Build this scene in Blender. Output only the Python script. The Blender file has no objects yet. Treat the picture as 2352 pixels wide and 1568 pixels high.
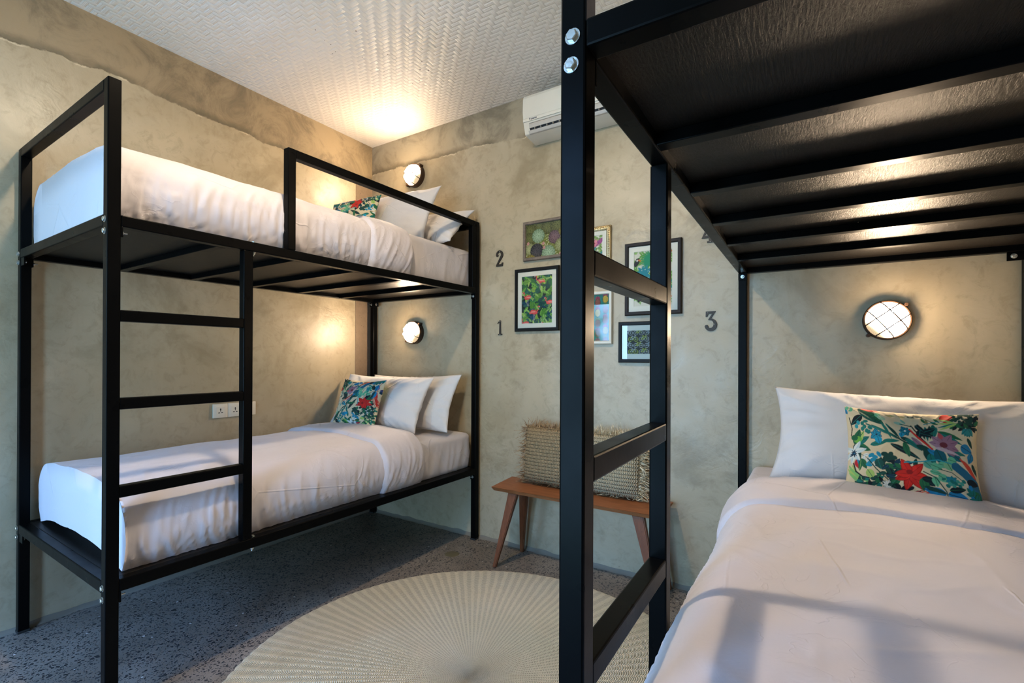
import bpy, bmesh, math, random
import numpy as np
from mathutils import Vector, Matrix, noise
random.seed(7); rng = np.random.default_rng(7)
sc = bpy.context.scene
C = sc.collection
PI = math.pi

# ---------------------------------------------------------------- camera, world, daylight, exposure
H = 1.2635
cd = bpy.data.cameras.new('camera'); cam = bpy.data.objects.new('camera', cd); C.objects.link(cam)
R_ = Vector((0.84199913, 0.53946281, 0.00416561)); U_ = Vector((-0.00239854, -0.00397802, 0.99998921)); F_ = Vector((-0.53947356, 0.84200003, 0.00205557))
cam.matrix_world = Matrix(((R_.x, U_.x, -F_.x, 0), (R_.y, U_.y, -F_.y, 0), (R_.z, U_.z, -F_.z, H), (0, 0, 0, 1)))
cd.sensor_width = 36; cd.lens = 16.99095; cd.shift_x = 0.00686059; cd.shift_y = 0.01519522
cd.clip_start = 0.05; cd.clip_end = 60
sc.camera = cam
vs = sc.view_settings
vs.view_transform = 'Standard'; vs.look = 'None'; vs.gamma = 1; vs.use_curve_mapping = False
vs.exposure = 0.58
sc.cycles.max_bounces = 7; sc.cycles.glossy_bounces = 3; sc.cycles.transmission_bounces = 2; sc.cycles.adaptive_threshold = 0.04
WORLD_STRENGTH = 17.0
LAMP = 330.0
w = bpy.data.worlds.new('world'); sc.world = w; w.use_nodes = True
nt = w.node_tree; nt.nodes.clear()
o_ = nt.nodes.new('ShaderNodeOutputWorld'); b_ = nt.nodes.new('ShaderNodeBackground')
tc = nt.nodes.new('ShaderNodeTexCoord'); sp = nt.nodes.new('ShaderNodeSeparateXYZ'); cr = nt.nodes.new('ShaderNodeValToRGB')
cr.color_ramp.elements[0].position = 0.47; cr.color_ramp.elements[0].color = (0.08, 0.20, 0.34, 1)
cr.color_ramp.elements[1].position = 0.56; cr.color_ramp.elements[1].color = (0.20, 0.44, 1.0, 1)
mp = nt.nodes.new('ShaderNodeMath'); mp.operation = 'MULTIPLY_ADD'; mp.inputs[1].default_value = 0.5; mp.inputs[2].default_value = 0.5
nt.links.new(tc.outputs['Generated'], sp.inputs[0]); nt.links.new(sp.outputs['Z'], mp.inputs[0]); nt.links.new(mp.outputs[0], cr.inputs[0])
ns = nt.nodes.new('ShaderNodeTexNoise'); ns.inputs['Scale'].default_value = 7; ns.inputs['Detail'].default_value = 5; nt.links.new(tc.outputs['Generated'], ns.inputs['Vector'])
lf = nt.nodes.new('ShaderNodeValToRGB'); lf.color_ramp.elements[0].position = 0.46; lf.color_ramp.elements[1].position = 0.54
lf.color_ramp.elements[0].color = (0.03, 0.10, 0.06, 1); lf.color_ramp.elements[1].color = (0.35, 0.62, 1.0, 1)
hm = nt.nodes.new('ShaderNodeMapRange'); hm.inputs[1].default_value = 0.20; hm.inputs[2].default_value = 0.46; nt.links.new(sp.outputs['Z'], hm.inputs[0])   # garden foliage under open sky
mg = nt.nodes.new('ShaderNodeMix'); mg.data_type = 'RGBA'; nt.links.new(hm.outputs[0], mg.inputs[0]); nt.links.new(ns.outputs['Fac'], lf.inputs[0]); nt.links.new(lf.outputs[0], mg.inputs[6]); nt.links.new(cr.outputs[0], mg.inputs[7])
nt.links.new(mg.outputs[2], b_.inputs['Color']); b_.inputs['Strength'].default_value = WORLD_STRENGTH
nt.links.new(b_.outputs[0], o_.inputs[0])
WX, WY, ZC = -3.090, 2.773, 3.0         # left wall, back wall, ceiling
FX, FY = 0.80, -1.35                    # right wall, wall behind the camera
OPEN = ((-2.96, -2.26, 0.0, 2.12), (-1.58, -0.85, 0.0, 2.56))   # two doorways behind the camera
for (x0_, x1_, z0_, z1_) in OPEN:
    pl = bpy.data.lights.new('daylight_portal', 'AREA'); pl.shape = 'RECTANGLE'; pl.size = x1_ - x0_; pl.size_y = z1_ - z0_
    pl.cycles.is_portal = True
    po = bpy.data.objects.new('daylight_portal', pl); C.objects.link(po)
    po.location = ((x0_ + x1_) / 2, FY - 0.10, (z0_ + z1_) / 2); po.rotation_euler = (PI / 2, 0, 0)

# ---------------------------------------------------------------- node helpers
class NT:
    def __init__(s, name):
        s.m = bpy.data.materials.new(name); s.m.use_nodes = True
        s.t = s.m.node_tree; s.t.nodes.clear()
        s.out = s.t.nodes.new('ShaderNodeOutputMaterial'); s.bsdf = s.t.nodes.new('ShaderNodeBsdfPrincipled')
        s.t.links.new(s.bsdf.outputs[0], s.out.inputs[0])
    def n(s, typ, **kw):
        nd = s.t.nodes.new('ShaderNode' + typ)
        for k, v in kw.items(): setattr(nd, k, v)
        return nd
    def l(s, a, b): s.t.links.new(a, b)
    def put(s, sock, v):
        if hasattr(v, 'is_output') or hasattr(v, 'links'): s.l(v, sock)
        else:
            if isinstance(v, (tuple, list)) and len(v) == 3 and len(sock.default_value) == 4: v = (*v, 1)
            sock.default_value = v
    def math(s, op, a, b=None, c=None, clamp=False):
        nd = s.n('Math', operation=op); nd.use_clamp = clamp
        for i, v in enumerate((a, b, c)):
            if v is not None: s.put(nd.inputs[i], v)
        return nd.outputs[0]
    def mix(s, f, a, b, blend='MIX'):
        nd = s.n('Mix', data_type='RGBA', blend_type=blend)
        s.put(nd.inputs[0], f); s.put(nd.inputs[6], a); s.put(nd.inputs[7], b)
        return nd.outputs[2]
    def coord(s, kind='Object'): return s.n('TexCoord').outputs[kind]
    def xyz(s, v):
        nd = s.n('SeparateXYZ'); s.l(v, nd.inputs[0]); return nd.outputs
    def comb(s, x, y, z):
        nd = s.n('CombineXYZ')
        for i, v in enumerate((x, y, z)): s.put(nd.inputs[i], v)
        return nd.outputs[0]
    def mapping(s, v, scale=(1, 1, 1), rot=(0, 0, 0), loc=(0, 0, 0)):
        nd = s.n('Mapping'); s.l(v, nd.inputs[0]); nd.inputs['Scale'].default_value = scale
        nd.inputs['Rotation'].default_value = rot; nd.inputs['Location'].default_value = loc
        return nd.outputs[0]
    def noise(s, v, scale, detail=4, rough=0.5, dist=0, out='Fac'):
        nd = s.n('TexNoise'); s.l(v, nd.inputs['Vector']); nd.inputs['Scale'].default_value = scale
        nd.inputs['Detail'].default_value = detail; nd.inputs['Roughness'].default_value = rough; nd.inputs['Distortion'].default_value = dist
        return nd.outputs[out]
    def voro(s, v, scale, feature='F1', out='Distance', rand=1):
        nd = s.n('TexVoronoi', feature=feature); s.l(v, nd.inputs['Vector']); nd.inputs['Scale'].default_value = scale
        nd.inputs['Randomness'].default_value = rand
        return nd.outputs[out]
    def ramp(s, v, stops):
        nd = s.n('ValToRGB'); s.put(nd.inputs[0], v); e = nd.color_ramp.elements
        while len(e) < len(stops): e.new(0.5)
        for el, (p, c) in zip(e, stops):
            el.position = p; el.color = (*c, 1) if isinstance(c, (tuple, list)) else (c, c, c, 1)
        return nd.outputs[0]
    def sstep(s, v, a, b):
        nd = s.n('MapRange', interpolation_type='SMOOTHSTEP'); s.put(nd.inputs[0], v)
        nd.inputs[1].default_value = a; nd.inputs[2].default_value = b
        return nd.outputs[0]
    def bump(s, h, strength=0.5, dist=0.01, prev=None):
        nd = s.n('Bump'); s.put(nd.inputs['Strength'], strength); nd.inputs['Distance'].default_value = dist
        s.l(h, nd.inputs['Height'])
        if prev is not None: s.l(prev, nd.inputs['Normal'])
        return nd.outputs[0]
    def fin(s, col=None, rough=None, normal=None, **kw):
        if col is not None: s.put(s.bsdf.inputs['Base Color'], col)
        if rough is not None: s.put(s.bsdf.inputs['Roughness'], rough)
        if normal is not None: s.l(normal, s.bsdf.inputs['Normal'])
        for k, v in kw.items(): s.put(s.bsdf.inputs[k.replace('_', ' ')], v)
        return s.m

def plain(name, col, rough=0.5, metal=0.0, bumpy=0.0, bscale=60, spec=0.5, coat=0.0):
    t = NT(name); co = t.coord()
    nz = t.noise(co, 9, 4)
    c = t.mix(t.math('MULTIPLY', nz, 0.5), col, tuple(min(1, x * 1.18) for x in col))
    r = t.math('MULTIPLY_ADD', t.noise(co, 14, 3), 0.16, rough - 0.08)
    nrm = t.bump(t.noise(co, bscale, 3), bumpy, 0.002) if bumpy else None
    return t.fin(c, r, nrm, Metallic=metal, Specular_IOR_Level=spec, Coat_Weight=coat)

# ---------------------------------------------------------------- materials
def wall_mat(name, axis, base, light, dark, band_col, edge_z, seed=0.0, band=True):
    t = NT(name); g = t.coord(); co = t.mapping(g, loc=(seed, seed * 0.7, seed * 0.3)); X = t.xyz(g)
    along = X[axis]
    big = t.noise(co, 0.9, 5, 0.6, 0.6); mid = t.noise(co, 2.6, 7, 0.66, 0.5); fine = t.noise(co, 16, 6, 0.7, 0.8)
    c = t.mix(t.sstep(big, 0.34, 0.66), base, light)
    c = t.mix(t.math('MULTIPLY', t.sstep(mid, 0.50, 0.70), 0.60), c, dark)
    c = t.mix(t.math('MULTIPLY', t.sstep(fine, 0.48, 0.70), 0.38), c, dark)
    # vertical drip streaks
    st = t.noise(t.mapping(co, scale=(7, 7, 0.8)), 1.6, 5, 0.65, 0.5)
    c = t.mix(t.math('MULTIPLY', t.sstep(st, 0.55, 0.75), 0.22), c, light)
    # small pits and specks
    pit = t.voro(co, 26, out='Distance'); pc = t.xyz(t.voro(co, 26, out='Color'))[0]
    pm = t.math('MULTIPLY', t.math('LESS_THAN', pit, 0.07), t.math('GREATER_THAN', pc, 0.93))
    c = t.mix(t.math('MULTIPLY', pm, 0.6), c, tuple(x * 0.35 for x in dark))
    hgt = t.math('MULTIPLY_ADD', t.noise(co, 3.2, 8, 0.62, 1.2), 1.0, t.math('MULTIPLY', fine, 0.12))
    if band:
        nse = t.math('ADD', t.math('MULTIPLY', t.math('SUBTRACT', t.noise(t.comb(along, 0.3, seed), 1.8, 2, 0.5), 0.5), 0.16),
                     t.math('MULTIPLY', t.math('SUBTRACT', t.noise(t.comb(along, X[2], seed), 9, 5, 0.7), 0.5), 0.055))
        d = t.math('SUBTRACT', t.math('ADD', X[2], nse), edge_z)
        above = t.sstep(d, -0.004, 0.006)
        bm1 = t.noise(t.mapping(co, loc=(4, 9, 2)), 3.4, 8, 0.72, 0.9)
        c = t.mix(t.math('MULTIPLY', above, 0.88), c, t.mix(t.sstep(bm1, 0.42, 0.66), tuple(x * 1.08 for x in band_col), tuple(x * 0.52 for x in band_col)))
        stn = t.math('MULTIPLY', t.sstep(d, -0.22, 0.0), t.sstep(t.noise(t.mapping(co, loc=(1, 2, 7)), 4.2, 7, 0.7, 0.6), 0.54, 0.66))
        c = t.mix(t.math('MULTIPLY', t.math('MULTIPLY', stn, t.math('SUBTRACT', 1.0, above)), 0.55), c, dark)
        lip = t.math('MULTIPLY', t.sstep(d, -0.004, 0.003), t.math('SUBTRACT', 1.0, t.sstep(d, 0.004, 0.05)))
        brk = t.sstep(t.noise(t.comb(along, 0.0, seed + 3), 3.0, 4, 0.6), 0.36, 0.56)
        c = t.mix(t.math('MULTIPLY', t.math('MULTIPLY', lip, brk), 0.85), c, tuple(x * 0.50 for x in dark))
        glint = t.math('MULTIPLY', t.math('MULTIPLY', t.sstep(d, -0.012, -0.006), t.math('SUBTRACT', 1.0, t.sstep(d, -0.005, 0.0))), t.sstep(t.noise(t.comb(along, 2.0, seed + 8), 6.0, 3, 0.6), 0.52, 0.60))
        c = t.mix(t.math('MULTIPLY', glint, 0.6), c, tuple(min(1, x * 1.5) for x in light))  # thin highlight under the band edge, painted into the colour
        hgt = t.math('ADD', hgt, t.math('MULTIPLY', above, -0.35))
    # patchy roughness, glossier in places
    rough = t.math('MULTIPLY_ADD', t.noise(co, 5, 6, 0.65, 1.0), 0.44, 0.16)
    # trowel facets that catch the lamps
    tr = t.noise(t.mapping(co, scale=(1, 1, 1.3)), 11, 3, 0.5, 2.2)
    trm = t.sstep(t.noise(co, 1.7, 2, 0.5), 0.50, 0.68)
    n1 = t.bump(hgt, 0.30, 0.012)
    n2 = t.bump(t.math('MULTIPLY', tr, trm), 0.36, 0.010, n1)
    return t.fin(c, rough, n2, Specular_IOR_Level=0.5)

WALLC = dict(base=(0.380, 0.312, 0.200), light=(0.490, 0.418, 0.290), dark=(0.250, 0.198, 0.115))
M = {}
M['wall_left'] = wall_mat('polished_plaster_left', 1, band_col=(0.30, 0.225, 0.132), edge_z=2.715, seed=1.7, **WALLC)
M['wall_back'] = wall_mat('polished_plaster_back', 0, band_col=(0.345, 0.29, 0.195), edge_z=2.76, seed=5.2, **WALLC)
M['wall_plain'] = wall_mat('polished_plaster_plain', 0, band_col=(0.3, 0.25, 0.17), edge_z=2.7, seed=8.2, band=False, **WALLC)

def concrete_strip():
    t = NT('rough_concrete'); co = t.coord()
    c = t.mix(t.noise(co, 30, 6, 0.7), (0.17, 0.118, 0.075), (0.27, 0.20, 0.135))
    v = t.voro(co, 55); vc = t.xyz(t.voro(co, 55, out='Color'))[0]
    hole = t.math('MULTIPLY', t.math('LESS_THAN', v, 0.28), t.math('GREATER_THAN', vc, 0.86))
    c = t.mix(hole, c, (0.06, 0.035, 0.02))
    return t.fin(c, 0.85, t.bump(t.noise(co, 60, 5, 0.7), 0.5, 0.004))
M['strip'] = concrete_strip()

def ceiling_mat():
    t = NT('woven_bamboo_white_paint'); co = t.coord(); X = t.xyz(co)
    W = 0.0255
    u = t.math('DIVIDE', X[0], W); v = t.math('DIVIDE', X[1], W)
    iu = t.math('FLOOR', u); iv = t.math('FLOOR', v); fu = t.math('FRACT', u); fv = t.math('FRACT', v)
    k = t.math('FLOORED_MODULO', t.math('ADD', iu, iv), 4)
    top = t.math('LESS_THAN', k, 1.5)                       # strip running along Y lies on top
    pu = t.math('SUBTRACT', 1.0, t.math('POWER', t.math('ABSOLUTE', t.math('MULTIPLY_ADD', fu, 2.0, -1.0)), 3.0))
    pv = t.math('SUBTRACT', 1.0, t.math('POWER', t.math('ABSOLUTE', t.math('MULTIPLY_ADD', fv, 2.0, -1.0)), 3.0))
    # float profile along the strip (rises and dives under its neighbours)
    ky = t.math('FLOORED_MODULO', t.math('ADD', v, iu), 4); kx = t.math('FLOORED_MODULO', t.math('ADD', u, iv), 4)
    ay = t.math('SINE', t.math('MULTIPLY', ky, PI / 2)); ax = t.math('SINE', t.math('MULTIPLY', t.math('ADD', kx, -2.0), PI / 2))
    gy = t.noise(t.comb(t.math('MULTIPLY', X[0], 240.0), t.math('MULTIPLY', X[1], 4.0), t.math('MULTIPLY', iv, 0.01)), 1.0, 2, 0.5)
    gx = t.noise(t.comb(t.math('MULTIPLY', X[0], 4.0), t.math('MULTIPLY', X[1], 240.0), 3.0), 1.0, 2, 0.5)
    hy = t.math('ADD', t.math('MULTIPLY', pu, 0.45), t.math('ADD', t.math('MULTIPLY', gy, 0.75), t.math('MULTIPLY', ay, 0.5)))
    hx = t.math('ADD', t.math('MULTIPLY', pv, 0.45), t.math('ADD', t.math('MULTIPLY', gx, 0.75), t.math('MULTIPLY', ax, 0.5)))
    h = t.math('ADD', t.math('MULTIPLY', top, hy), t.math('MULTIPLY', t.math('SUBTRACT', 1.0, top), hx))
    nz = t.noise(co, 1.4, 4, 0.6)
    c = t.mix(nz, (0.70, 0.66, 0.60), (0.80, 0.765, 0.70))
    # fly specks clustered over the corner lamp
    d = t.n('VectorMath', operation='DISTANCE'); t.l(co, d.inputs[0]); d.inputs[1].default_value = (-2.25, 2.05, ZC)
    near = t.math('SUBTRACT', 1.0, t.sstep(d.outputs['Value'], 0.1, 0.9))
    sv = t.voro(co, 34); svc = t.xyz(t.voro(co, 34, out='Color'))
    sp_ = t.math('MULTIPLY', t.math('LESS_THAN', sv, t.math('MULTIPLY', svc[1], 0.17)), t.math('GREATER_THAN', t.math('MULTIPLY', svc[0], near), 0.55))
    c = t.mix(sp_, c, (0.05, 0.03, 0.02))
    fade = t.math('MULTIPLY_ADD', t.noise(co, 0.8, 2), 0.5, 0.65)
    n = t.bump(h, fade, 0.0060, t.bump(t.noise(co, 5, 4), 0.12, 0.01))
    return t.fin(c, t.math('MULTIPLY_ADD', nz, 0.12, 0.36), n, Specular_IOR_Level=0.5)
M['ceiling'] = ceiling_mat()

def floor_mat():
    t = NT('terrazzo_floor'); co = t.coord()
    cw = t.n('Mix', data_type='VECTOR'); cw.inputs[0].default_value = 0.035
    t.l(co, cw.inputs[4]); t.l(t.noise(co, 22, 2, out='Color'), cw.inputs[5]); cv = cw.outputs[1]
    base = t.mix(t.sstep(t.noise(co, 2.2, 6, 0.62, 0.8), 0.32, 0.68), (0.20, 0.165, 0.128), (0.315, 0.27, 0.22))
    base = t.mix(t.math('MULTIPLY', t.noise(co, 120, 3, 0.7), 0.5), base, (0.115, 0.10, 0.085))
    c = base
    for sc_, thr, keep, col, seed in ((56, 0.34, 0.50, (0.030, 0.029, 0.029), 0), (88, 0.36, 0.55, (0.036, 0.034, 0.033), 3.3), (150, 0.38, 0.55, (0.046, 0.042, 0.040), 7.1), (52, 0.22, 0.97, (0.40, 0.37, 0.33), 11.0)):
        p = t.mapping(cv, loc=(seed, seed, 0)); col_ = t.xyz(t.voro(p, sc_, out='Color'))
        v = t.voro(p, sc_)
        m = t.math('MULTIPLY', t.math('LESS_THAN', v, t.math('MULTIPLY_ADD', col_[1], 0.14, thr - 0.08)), t.math('GREATER_THAN', col_[0], keep))
        c = t.mix(m, c, t.mix(col_[2], col, tuple(x * 1.7 for x in col)))
    r = t.math('MULTIPLY_ADD', t.noise(co, 6, 5, 0.6), 0.22, 0.38)
    return t.fin(c, r, t.bump(t.noise(co, 45, 4), 0.12, 0.003), Specular_IOR_Level=0.3)
M['floor'] = floor_mat()

M['steel'] = plain('black_satin_steel', (0.0022, 0.0022, 0.0022), 0.30, 0.0, 0.05, 90, 0.055)
M['deck'] = plain('black_painted_plywood', (0.011, 0.0095, 0.0085), 0.30, 0.0, 0.0, 90, 0.5)
def deckm():
    t = NT('black_painted_plywood_grain'); co = t.coord()
    g = t.noise(t.mapping(co, scale=(16, 3, 3)), 14, 5, 0.7, 0.6)
    return t.fin(t.mix(g, (0.006, 0.005, 0.0045), (0.012, 0.010, 0.008)), t.math('MULTIPLY_ADD', g, 0.15, 0.30), t.bump(g, 0.55, 0.0022), Specular_IOR_Level=0.16)
M['deck'] = deckm()
M['zinc'] = plain('zinc_plated_steel', (0.62, 0.64, 0.62), 0.28, 1.0, 0.2, 200)
M['black_plastic'] = plain('black_rubber_cap', (0.012, 0.012, 0.012), 0.6)

def cotton(name, col, sheen=0.25, bstr=0.20, bsc=11):
    t = NT(name); co = t.coord()
    weave = t.noise(co, 700, 2)
    wr = t.noise(co, bsc, 5, 0.62, 1.1)
    cn = t.noise(co, 5.5, 3, 0.55, 1.6); cm = t.sstep(t.noise(co, 2.3, 2), 0.42, 0.62)
    cl = t.math('MULTIPLY', t.math('SUBTRACT', 1.0, t.sstep(t.math('ABSOLUTE', t.math('SUBTRACT', cn, 0.5)), 0.0, 0.022)), cm)
    ve = t.voro(t.mapping(co, scale=(1.0, 0.62, 1.0)), 3.4, 'DISTANCE_TO_EDGE'); cm2 = t.sstep(t.noise(co, 3.1, 2), 0.47, 0.62)
    cl = t.math('ADD', t.math('MULTIPLY', cl, 0.35), t.math('MULTIPLY', t.math('SUBTRACT', 1.0, t.sstep(ve, 0.0, 0.018)), cm2))
    n = t.bump(wr, bstr, 0.006, t.bump(cl, 0.55, 0.0035, t.bump(weave, 0.05, 0.0005)))
    nz = t.noise(co, 3, 3)
    return t.fin(t.mix(nz, col, tuple(min(1, x * 1.04) for x in col)), 0.72, n, Sheen_Weight=sheen, Specular_IOR_Level=0.25)
M['sheet'] = cotton('white_cotton_sheet', (0.575, 0.545, 0.57), bstr=0.20)
M['duvet'] = cotton('white_cotton_duvet', (0.590, 0.555, 0.595), bstr=0.20)
M['pillow'] = cotton('white_cotton_pillowcase', (0.625, 0.605, 0.60), bstr=0.18, bsc=9)

def vcol_mat(name, rough=0.6, sheen=0.0, bump=False, spec=0.3):
    t = NT(name); a = t.n('VertexColor'); a.layer_name = 'print'
    nrm = t.bump(t.noise(t.coord(), 600, 2), 0.08, 0.0006) if bump else None
    return t.fin(a.outputs[0], rough, nrm, Sheen_Weight=sheen, Specular_IOR_Level=spec)
M['print'] = vcol_mat('printed_paper', 0.55)
M['print_cloth'] = vcol_mat('printed_cotton', 0.68, 0.0, True, 0.25)

def wood_mat(name, c1, c2, rough=0.42, sc_=(2, 14, 14)):
    t = NT(name); co = t.coord()
    g = t.noise(t.mapping(co, scale=sc_), 3.0, 6, 0.65, 1.2); kn = t.noise(co, 4, 3, 0.5, 0.5)
    c = t.mix(t.sstep(g, 0.35, 0.68), c1, c2); c = t.mix(t.math('MULTIPLY', t.sstep(kn, 0.66, 0.74), 0.6), c, tuple(x * 0.35 for x in c1))
    return t.fin(c, rough, t.bump(g, 0.12, 0.002), Specular_IOR_Level=0.25)
M['teak'] = wood_mat('teak_seat', (0.235, 0.085, 0.030), (0.33, 0.125, 0.048))
M['teak_leg'] = wood_mat('teak_leg', (0.135, 0.045, 0.017), (0.20, 0.068, 0.026), sc_=(14, 14, 2))
M['grey_wood'] = wood_mat('grey_wood_frame', (0.13, 0.10, 0.078), (0.22, 0.175, 0.14), 0.6, (5, 5, 5))
M['black_frame'] = plain('black_frame_lacquer', (0.006, 0.006, 0.006), 0.5, spec=0.2)
M['brown_frame'] = plain('dark_brown_frame_lacquer', (0.012, 0.007, 0.005), 0.5, spec=0.25)
M['champagne'] = plain('champagne_frame', (0.62, 0.60, 0.50), 0.4)
M['gold'] = plain('aged_gold_frame', (0.42, 0.32, 0.17), 0.38, 0.75, 0.4, 120)
M['gold_dark'] = plain('dark_gold_recess', (0.10, 0.07, 0.035), 0.6, 0.2)
M['mat_board'] = plain('cream_mat_board', (0.66, 0.62, 0.52), 0.8)
M['white_plastic'] = plain('ivory_plastic', (0.66, 0.62, 0.52), 0.34)
M['grey_plastic'] = plain('grey_louver_plastic', (0.46, 0.43, 0.38), 0.42)
M['hole'] = plain('socket_hole_shade', (0.008, 0.008, 0.008), 0.7)
M['slot_shade'] = plain('air_slot_shade', (0.025, 0.020, 0.018), 0.7)
M['ink'] = plain('dark_blue_print', (0.03, 0.035, 0.055), 0.5)
M['bronze'] = plain('brown_lamp_metal', (0.065, 0.035, 0.020), 0.38, 0.55)
M['number'] = plain('dark_bronze_numeral', (0.035, 0.026, 0.019), 0.5, 0.3, 0.2, 150)
M['strand'] = None

def glass_mat():
    m = bpy.data.materials.new('picture_glass'); m.use_nodes = True; t = m.node_tree; t.nodes.clear()
    o = t.nodes.new('ShaderNodeOutputMaterial'); mx = t.nodes.new('ShaderNodeMixShader'); tr = t.nodes.new('ShaderNodeBsdfTransparent')
    gl = t.nodes.new('ShaderNodeBsdfGlossy'); gl.inputs['Roughness'].default_value = 0.012; fr = t.nodes.new('ShaderNodeFresnel'); fr.inputs[0].default_value = 1.52
    t.links.new(fr.outputs[0], mx.inputs[0]); t.links.new(tr.outputs[0], mx.inputs[1]); t.links.new(gl.outputs[0], mx.inputs[2]); t.links.new(mx.outputs[0], o.inputs[0])
    return m
M['glass'] = glass_mat()

def lamp_mat(name, dx, dz, strength, tint=(1.0, 0.74, 0.49)):
    """ribbed glass cover over a bulb: bright over the bulb, dimmer ribbed corner away from it"""
    m = bpy.data.materials.new(name); m.use_nodes = True; t = m.node_tree; t.nodes.clear()
    N = NT.__new__(NT); N.m = m; N.t = t
    o = t.nodes.new('ShaderNodeOutputMaterial'); e = t.nodes.new('ShaderNodeEmission'); g = t.nodes.new('ShaderNodeBsdfGlossy'); a = t.nodes.new('ShaderNodeAddShader')
    g.inputs['Roughness'].default_value = 0.2; g.inputs['Color'].default_value = (0.05, 0.05, 0.05, 1)
    X = N.xyz(N.coord())
    d = N.math('ADD', N.math('MULTIPLY', X[0], dx), N.math('MULTIPLY', X[2], dz))
    dark = N.sstep(d, 0.022, 0.074)
    ang = N.math('ARCTAN2', X[2], X[0])
    rib = N.math('MULTIPLY_ADD', N.math('SINE', N.math('MULTIPLY', ang, 90.0)), 0.25, 0.75)
    lo = N.math('MULTIPLY', rib, 0.75)
    st = N.math('ADD', N.math('MULTIPLY', N.math('POWER', N.math('SUBTRACT', 1.0, dark), 4.0), strength), N.math('MULTIPLY', dark, lo))
    col = N.mix(dark, tint, (1.0, 0.72, 0.42))
    bx, bz = (X[0], X[2]) if not (dx or dz) else (N.math('ADD', X[0], 0.012 * dx), N.math('ADD', X[2], 0.012 * dz))
    r2 = N.math('ADD', N.math('MULTIPLY', bx, bx), N.math('MULTIPLY', bz, bz))
    core = N.math('MULTIPLY', N.math('EXPONENT', N.math('MULTIPLY', r2, -330.0)), N.math('MULTIPLY', N.math('POWER', N.math('SUBTRACT', 1.0, dark), 2.0), strength))
    st = N.math('ADD', core, N.math('ADD', N.math('MULTIPLY', N.math('SUBTRACT', 1.0, dark), 4.0), N.math('MULTIPLY', dark, lo)))
    N.put(e.inputs['Strength'], st); N.put(e.inputs['Color'], col)
    t.links.new(e.outputs[0], a.inputs[0]); t.links.new(g.outputs[0], a.inputs[1]); t.links.new(a.outputs[0], o.inputs[0])
    return m
M['lamp_r'] = lamp_mat('lit_ribbed_glass_right', -0.72, -0.70, LAMP)
M['lamp_l'] = lamp_mat('lit_ribbed_glass_left', 0.72, -0.70, LAMP)

M['lamp_added'] = lamp_mat('lit_ribbed_glass_added_lamp', 0.0, 0.0, 1050.0, (1.0, 0.79, 0.54))

def rug_mat():
    t = NT('woven_cream_cord'); co = t.coord(); X = t.xyz(co)
    r = t.math('SQRT', t.math('ADD', t.math('MULTIPLY', X[0], X[0]), t.math('MULTIPLY', X[1], X[1])))
    th = t.math('ARCTAN2', X[1], X[0])
    wob = t.math('MULTIPLY', t.math('SUBTRACT', t.noise(co, 14, 2), 0.5), 0.010)
    thn = t.math('ADD', t.math('MULTIPLY', th, 120 / (2 * PI)), t.math('MULTIPLY', t.math('SUBTRACT', t.noise(co, 9, 2), 0.5), 0.35))
    cell = t.math('FLOOR', thn); ft = t.math('FRACT', thn)
    tri = t.math('ABSOLUTE', t.math('MULTIPLY_ADD', ft, 2.0, -1.0))         # 1 at the spokes, 0 between
    par = t.math('FLOORED_MODULO', cell, 2)
    rr = t.math('DIVIDE', t.math('ADD', r, wob), 0.0068)
    ph = t.math('ADD', rr, t.math('ADD', t.math('MULTIPLY', ft, -1.0), t.math('MULTIPLY', t.math('SINE', t.math('MULTIPLY', ft, PI)), 0.9)))
    s = t.math('ABSOLUTE', t.math('SINE', t.math('MULTIPLY', ph, PI)))       # strand profile
    inner = t.sstep(r, 0.04, 0.30)
    gap = t.math('MULTIPLY', t.math('SUBTRACT', 1.0, t.sstep(s, 0.12, 0.58)), t.math('SUBTRACT', 1.0, t.sstep(tri, 0.30, 0.75)))
    gap = t.math('MULTIPLY', gap, t.math('MULTIPLY_ADD', t.noise(co, 90, 2), 2.8, -0.25), clamp=True)
    h = t.math('ADD', t.math('MULTIPLY', s, 0.8), t.math('MULTIPLY', t.sstep(tri, 0.3, 1.0), 0.30))
    c = t.mix(t.noise(co, 5, 4), (0.80, 0.68, 0.46), (0.92, 0.82, 0.61))
    c = t.mix(t.math('MULTIPLY', t.noise(co, 160, 2), 0.4), c, (0.40, 0.33, 0.21))
    c = t.mix(t.math('MULTIPLY', gap, 0.85), c, (0.10, 0.075, 0.04))
    return t.fin(c, 0.75, t.bump(h, 1.0, 0.0045), Specular_IOR_Level=0.25)
M['rug'] = rug_mat()

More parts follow.
